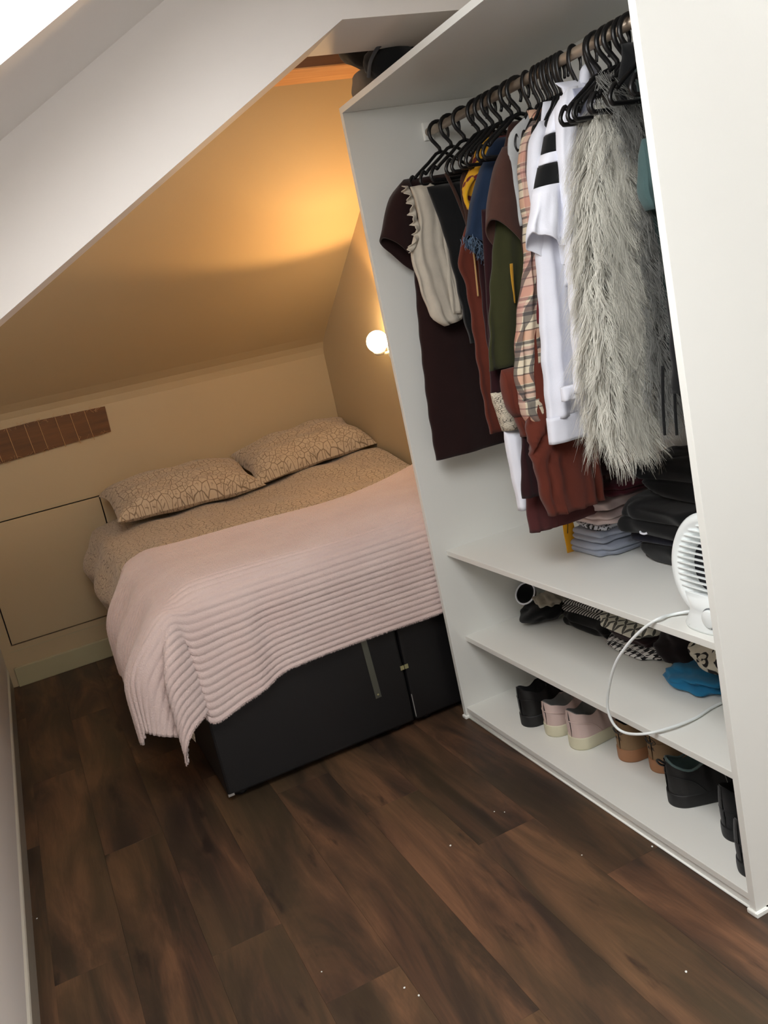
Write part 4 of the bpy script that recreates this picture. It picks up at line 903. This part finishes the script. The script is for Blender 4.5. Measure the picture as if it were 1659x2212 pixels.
# duvet: rounded drape over the mattress, hanging down the left side
ZT = .69
def drape(nu, nv):
    V, UV, Fc = [], [], []
    A = np.linspace(-.36, 1.33, nu); B = np.linspace(-.10, 1.87, nv)       # a across (0 = left mattress edge), b from the foot
    for b in B:
        for a in A:
            hb = .05 * math.sin(PI * min(1, max(0, a / 1.35))) ** .4 if a > 0 else 0
            puff = .055 * min(1, max(0, (a - .75) / .45)) * min(1, max(0, (b - 1.0) / .4)) + .010 * math.sin(a * 9 + b * 4) * math.sin(b * 7 - a * 3) + .006 * math.sin(a * 23 + b * 11)
            if a >= 0: x, z = BX0 - .01 + a, ZT - .02 + .02 * min(1, a / .12) + puff * min(1, a / .1)
            else:
                d = -a; out = (.105 + .03 * min(1, max(0, (b - .75) / .2))) * math.sin(min(1, d / .20) * PI / 2) - .05 * max(0, d - .2) / .16
                x = BX0 - .01 - out + .014 * math.sin(b * 13 + d * 6) * min(1, d / .1); z = ZT - .02 - .055 * min(1, d / .09) ** 2 - max(0, d - .05) * .80 + .01 * math.sin(b * 5)
            z -= .022 * min(1, max(0, (1.0 - b) / .2)); y = BY0 + b
            if b < 0: z -= .0; y = BY0 - .012 - .0 * b; z = z + b * .9
            V.append((x, y, z)); UV.append((a, b))
    for j in range(nv - 1):
        for i in range(nu - 1): k = j * nu + i; Fc.append((k, k + 1, k + nu + 1, k + nu))
    return V, Fc, UV
V, Fc, UV = drape(120, 140); o = from_data('duvet', V, Fc, M['bed'], None, True, UV); md = o.modifiers.new('s', 'SOLIDIFY'); md.thickness = .014; md.offset = -1
tag(o, 'beige duvet with brown petal pattern spread over the bed', 'duvet')

def pillow(label, c, L, Wp, H, rot, seed):
    n1, n2 = 72, 44; V, UV, Fc = [], [], []; rs = np.random.RandomState(seed); ph = rs.rand(6) * 6.28
    for sgn in (1, -1):
        for j in range(n2 + 1):
            for i in range(n1 + 1):
                u = -1 + 2 * i / n1; v = -1 + 2 * j / n2
                px = u * (1 - .07 * (1 - abs(v) ** 2)) ; py = v * (1 - .09 * (1 - abs(u) ** 2))
                t_ = max(0, (1 - abs(u) ** 3.6)) ** .5 * max(0, (1 - abs(v) ** 2.8)) ** .5
                z = sgn * H * t_ * (1.0 if sgn > 0 else .45) + .006 * math.sin(u * 9 + ph[0] + v * 3) * t_ + .004 * math.sin(v * 12 + ph[1]) * t_ + .012 * (abs(u) ** 3) * math.sin(v * 4 + ph[2])
                V.append((px * L / 2, py * Wp / 2, z)); UV.append((px * L / 2 + sgn * .7, py * Wp / 2))
    st = n1 + 1; off = st * (n2 + 1)
    for h_ in (0, 1):
        for j in range(n2):
            for i in range(n1): k = h_ * off + j * st + i; f = (k, k + 1, k + st + 1, k + st); Fc.append(f if not h_ else f[::-1])
    o = from_data('pillow', V, Fc, M['bed'], None, True, UV); o.location = c; o.rotation_euler = rot; return tag(o, label, 'pillow', 'pillows at the head of the bed')
pillow('patterned pillow on the left, its front edge lifted off the duvet', (-.455, 1.735, .765), .72, .44, .105, (.22, .035, .05), 1)
pillow('patterned pillow on the right, leaning up to the wardrobe side', (.195, 1.745, .80), .655, .44, .10, (.24, -.07, -.02), 2)

# ribbed pink throw: top, front fall, left fall and the hanging corner cone
def blanket():
    P = np.arange(-.43, 1.351, .0125); Q = np.arange(-.285, .86, .0024)
    pos = np.zeros((len(Q), len(P), 3)); cx, cy = BX0 - .012, BY0 - .022; zt = ZT + .028
    yf = lambda x_: (.70 + .55 * (x_ + .25) ** 2 + .012 * math.sin(x_ * 9) - cy) / .86
    for j, q in enumerate(Q):
        for i, p in enumerate(P):
            if p >= 0 and q >= 0:
                ed = min(1, p / .07); ef = min(1, q / .09)
                z = zt - .035 * (1 - ed) ** 2 - .05 * (1 - ef) ** 2 + .007 * math.sin(p * 7 + q * 5) * ed * ef
                x = cx + p; y = cy + q * yf(x)
            elif p >= 0:
                d = -q; z = zt - .05 - d * 1.0; wv = .016 * math.exp(-((p - .22) / .09) ** 2) * min(1, d / .1) * math.sin(p * 42) + .006 * math.sin(p * 9) * min(1, d / .2)
                hang = 1 if p > .0 else 0
                x, y = cx + p, cy - .016 * min(1, d / .06) - wv + .0
                z += .012 * math.sin(min(1, p / .5) * PI) * d * 0
                d_long = max(0, (.30 - p) / .30); z -= d * .36 * d_long
            elif q >= 0:
                d = -p; out = (.145 + .035 * math.exp(-q / .3)) * math.sin(min(1, d / .26) * PI / 2)
                x = cx - out - .018 * math.sin(q * 19 + .5) * min(1, d / .12); y = cy + q * (1 + (yf(cx) - 1) * min(1, q / .3)); z = zt - .035 - .05 * min(1, d / .1) ** 2 * .6 - max(0, d - .04) * .92
                z += .06 * max(0, q - .25) * d * 1.2
            else:
                a, b = -p, -q; r = math.hypot(a, b); th = math.atan2(b, a)            # 0 = left side, pi/2 = front
                out0 = (.18 * math.sin(min(1, r / .26) * PI / 2)) ; s = th / (PI / 2)
                fold = (.02 * math.exp(-((s - .5) / .16) ** 2) - .055 * math.exp(-((s - .82) / .10) ** 2) - .05 * math.exp(-((s - .26) / .09) ** 2)) * min(1, r / .2)
                out = out0 * (1 - s) ** 1.3 + .016 * s + fold; phi = th
                x = cx - math.cos(phi) * out; y = cy - math.sin(phi) * out
                if s > .6: x += .05 * ((s - .6) / .4) * (1 - (s - .6) / .4) * 4 * min(1, r / .2) * .5
                z = zt - .035 * (1 - s) - .05 * s - max(0, r - .0) * (.90 - .06 * (1 - s)) - .36 * s * b + .02
            pos[j, i] = (x, y, z)
    for _ in range(6):
        pos[:, 1:-1] = pos[:, :-2] * .25 + pos[:, 1:-1] * .5 + pos[:, 2:] * .25
    K = 9; ker = np.ones(K) / K; sm = pos.copy()
    for _ in range(2):
        pad = np.pad(sm, ((K // 2, K // 2), (0, 0), (0, 0)), mode='edge'); pad[:K // 2] = sm[:1] + (sm[:1] - sm[1:2]) * np.arange(K // 2, 0, -1)[:, None, None]; pad[-(K // 2):] = sm[-1:] + (sm[-1:] - sm[-2:-1]) * np.arange(1, K // 2 + 1)[:, None, None]
        sm = sum(pad[k:k + len(Q)] * ker[k] for k in range(K))
    pos = sm
    dp = np.gradient(pos, axis=1); dq = np.gradient(pos, axis=0); n = np.cross(dp, dq); n /= np.linalg.norm(n, axis=2)[..., None] + 1e-9
    w = 2 * PI / .0195; PP, QQ = np.meshgrid(P, Q)
    rib = (np.abs(np.sin(QQ * w / 2 + .10 * np.sin(PP * 6))) ** .55) * .0062 + .0011 * np.sin(PP * 210 + 7 * np.sin(QQ * 130)) 
    pos = pos + n * rib[..., None]
    nq, np_ = len(Q), len(P); V = pos.reshape(-1, 3); Fc = [(j * np_ + i, j * np_ + i + 1, (j + 1) * np_ + i + 1, (j + 1) * np_ + i) for j in range(nq - 1) for i in range(np_ - 1)]
    o = from_data('blanket', V, Fc, M['fleece'], None, True, np.stack([PP.ravel(), QQ.ravel()], 1))
    md = o.modifiers.new('s', 'SOLIDIFY'); md.thickness = .007; md.offset = -1
    # short pile along the hem
    VV, FF = [], []; rs = np.random.RandomState(5)
    edge = [pos[0, i] for i in range(np_)]
    for k in range(5200):
        u = rs.rand() * (np_ - 1.01); i = int(u); p = edge[i] * (1 - (u - i)) + edge[i + 1] * (u - i); p = p + np.array([0, rs.uniform(-.002, .005), rs.uniform(-.001, .003)])
        d = np.array([rs.normal(0, .4), rs.normal(0, .4) - .2, -1]); d = d / np.linalg.norm(d) * rs.uniform(.003, .008); b = len(VV); s = np.array([.0006, .0003, 0])
        VV += [p - s, p + s, p + d]; FF.append((b, b + 1, b + 2))
    f = from_data('hem_pile', VV, FF, M['fleece'], o, True); f['kind'] = 'stuff'
    return tag(o, 'pink ribbed fleece throw draped over the foot of the bed', 'blanket')
blanket()

# crumbs on the floor
V, Fc = [], []
for u, v, r in ((973, 1828, .003), (1409, 1830, .003), (1482, 2101, .003), (874, 2135, .0025), (905, 2152, .0028), (1068, 1754, .002), (1090, 1755, .002), (68, 1982, .003), (80, 1985, .002), (1257, 1848, .0018), (695, 2100, .002)):
    p = at(u, v, 'z', 0); bm = bmesh.new(); bmesh.ops.create_icosphere(bm, subdivisions=1, radius=r); k = len(V)
    V += [(p.x + q.co.x * random.uniform(.7, 1.4), p.y + q.co.y, r * .7 + q.co.z * .7) for q in bm.verts]; Fc += [tuple(x_.index + k for x_ in f.verts) for f in bm.faces]; bm.free()
o = from_data('crumb', V, Fc, M['edge'], None, False); o['kind'] = 'stuff'; tag(o, 'scattered white crumbs lying on the dark floor', 'crumbs')
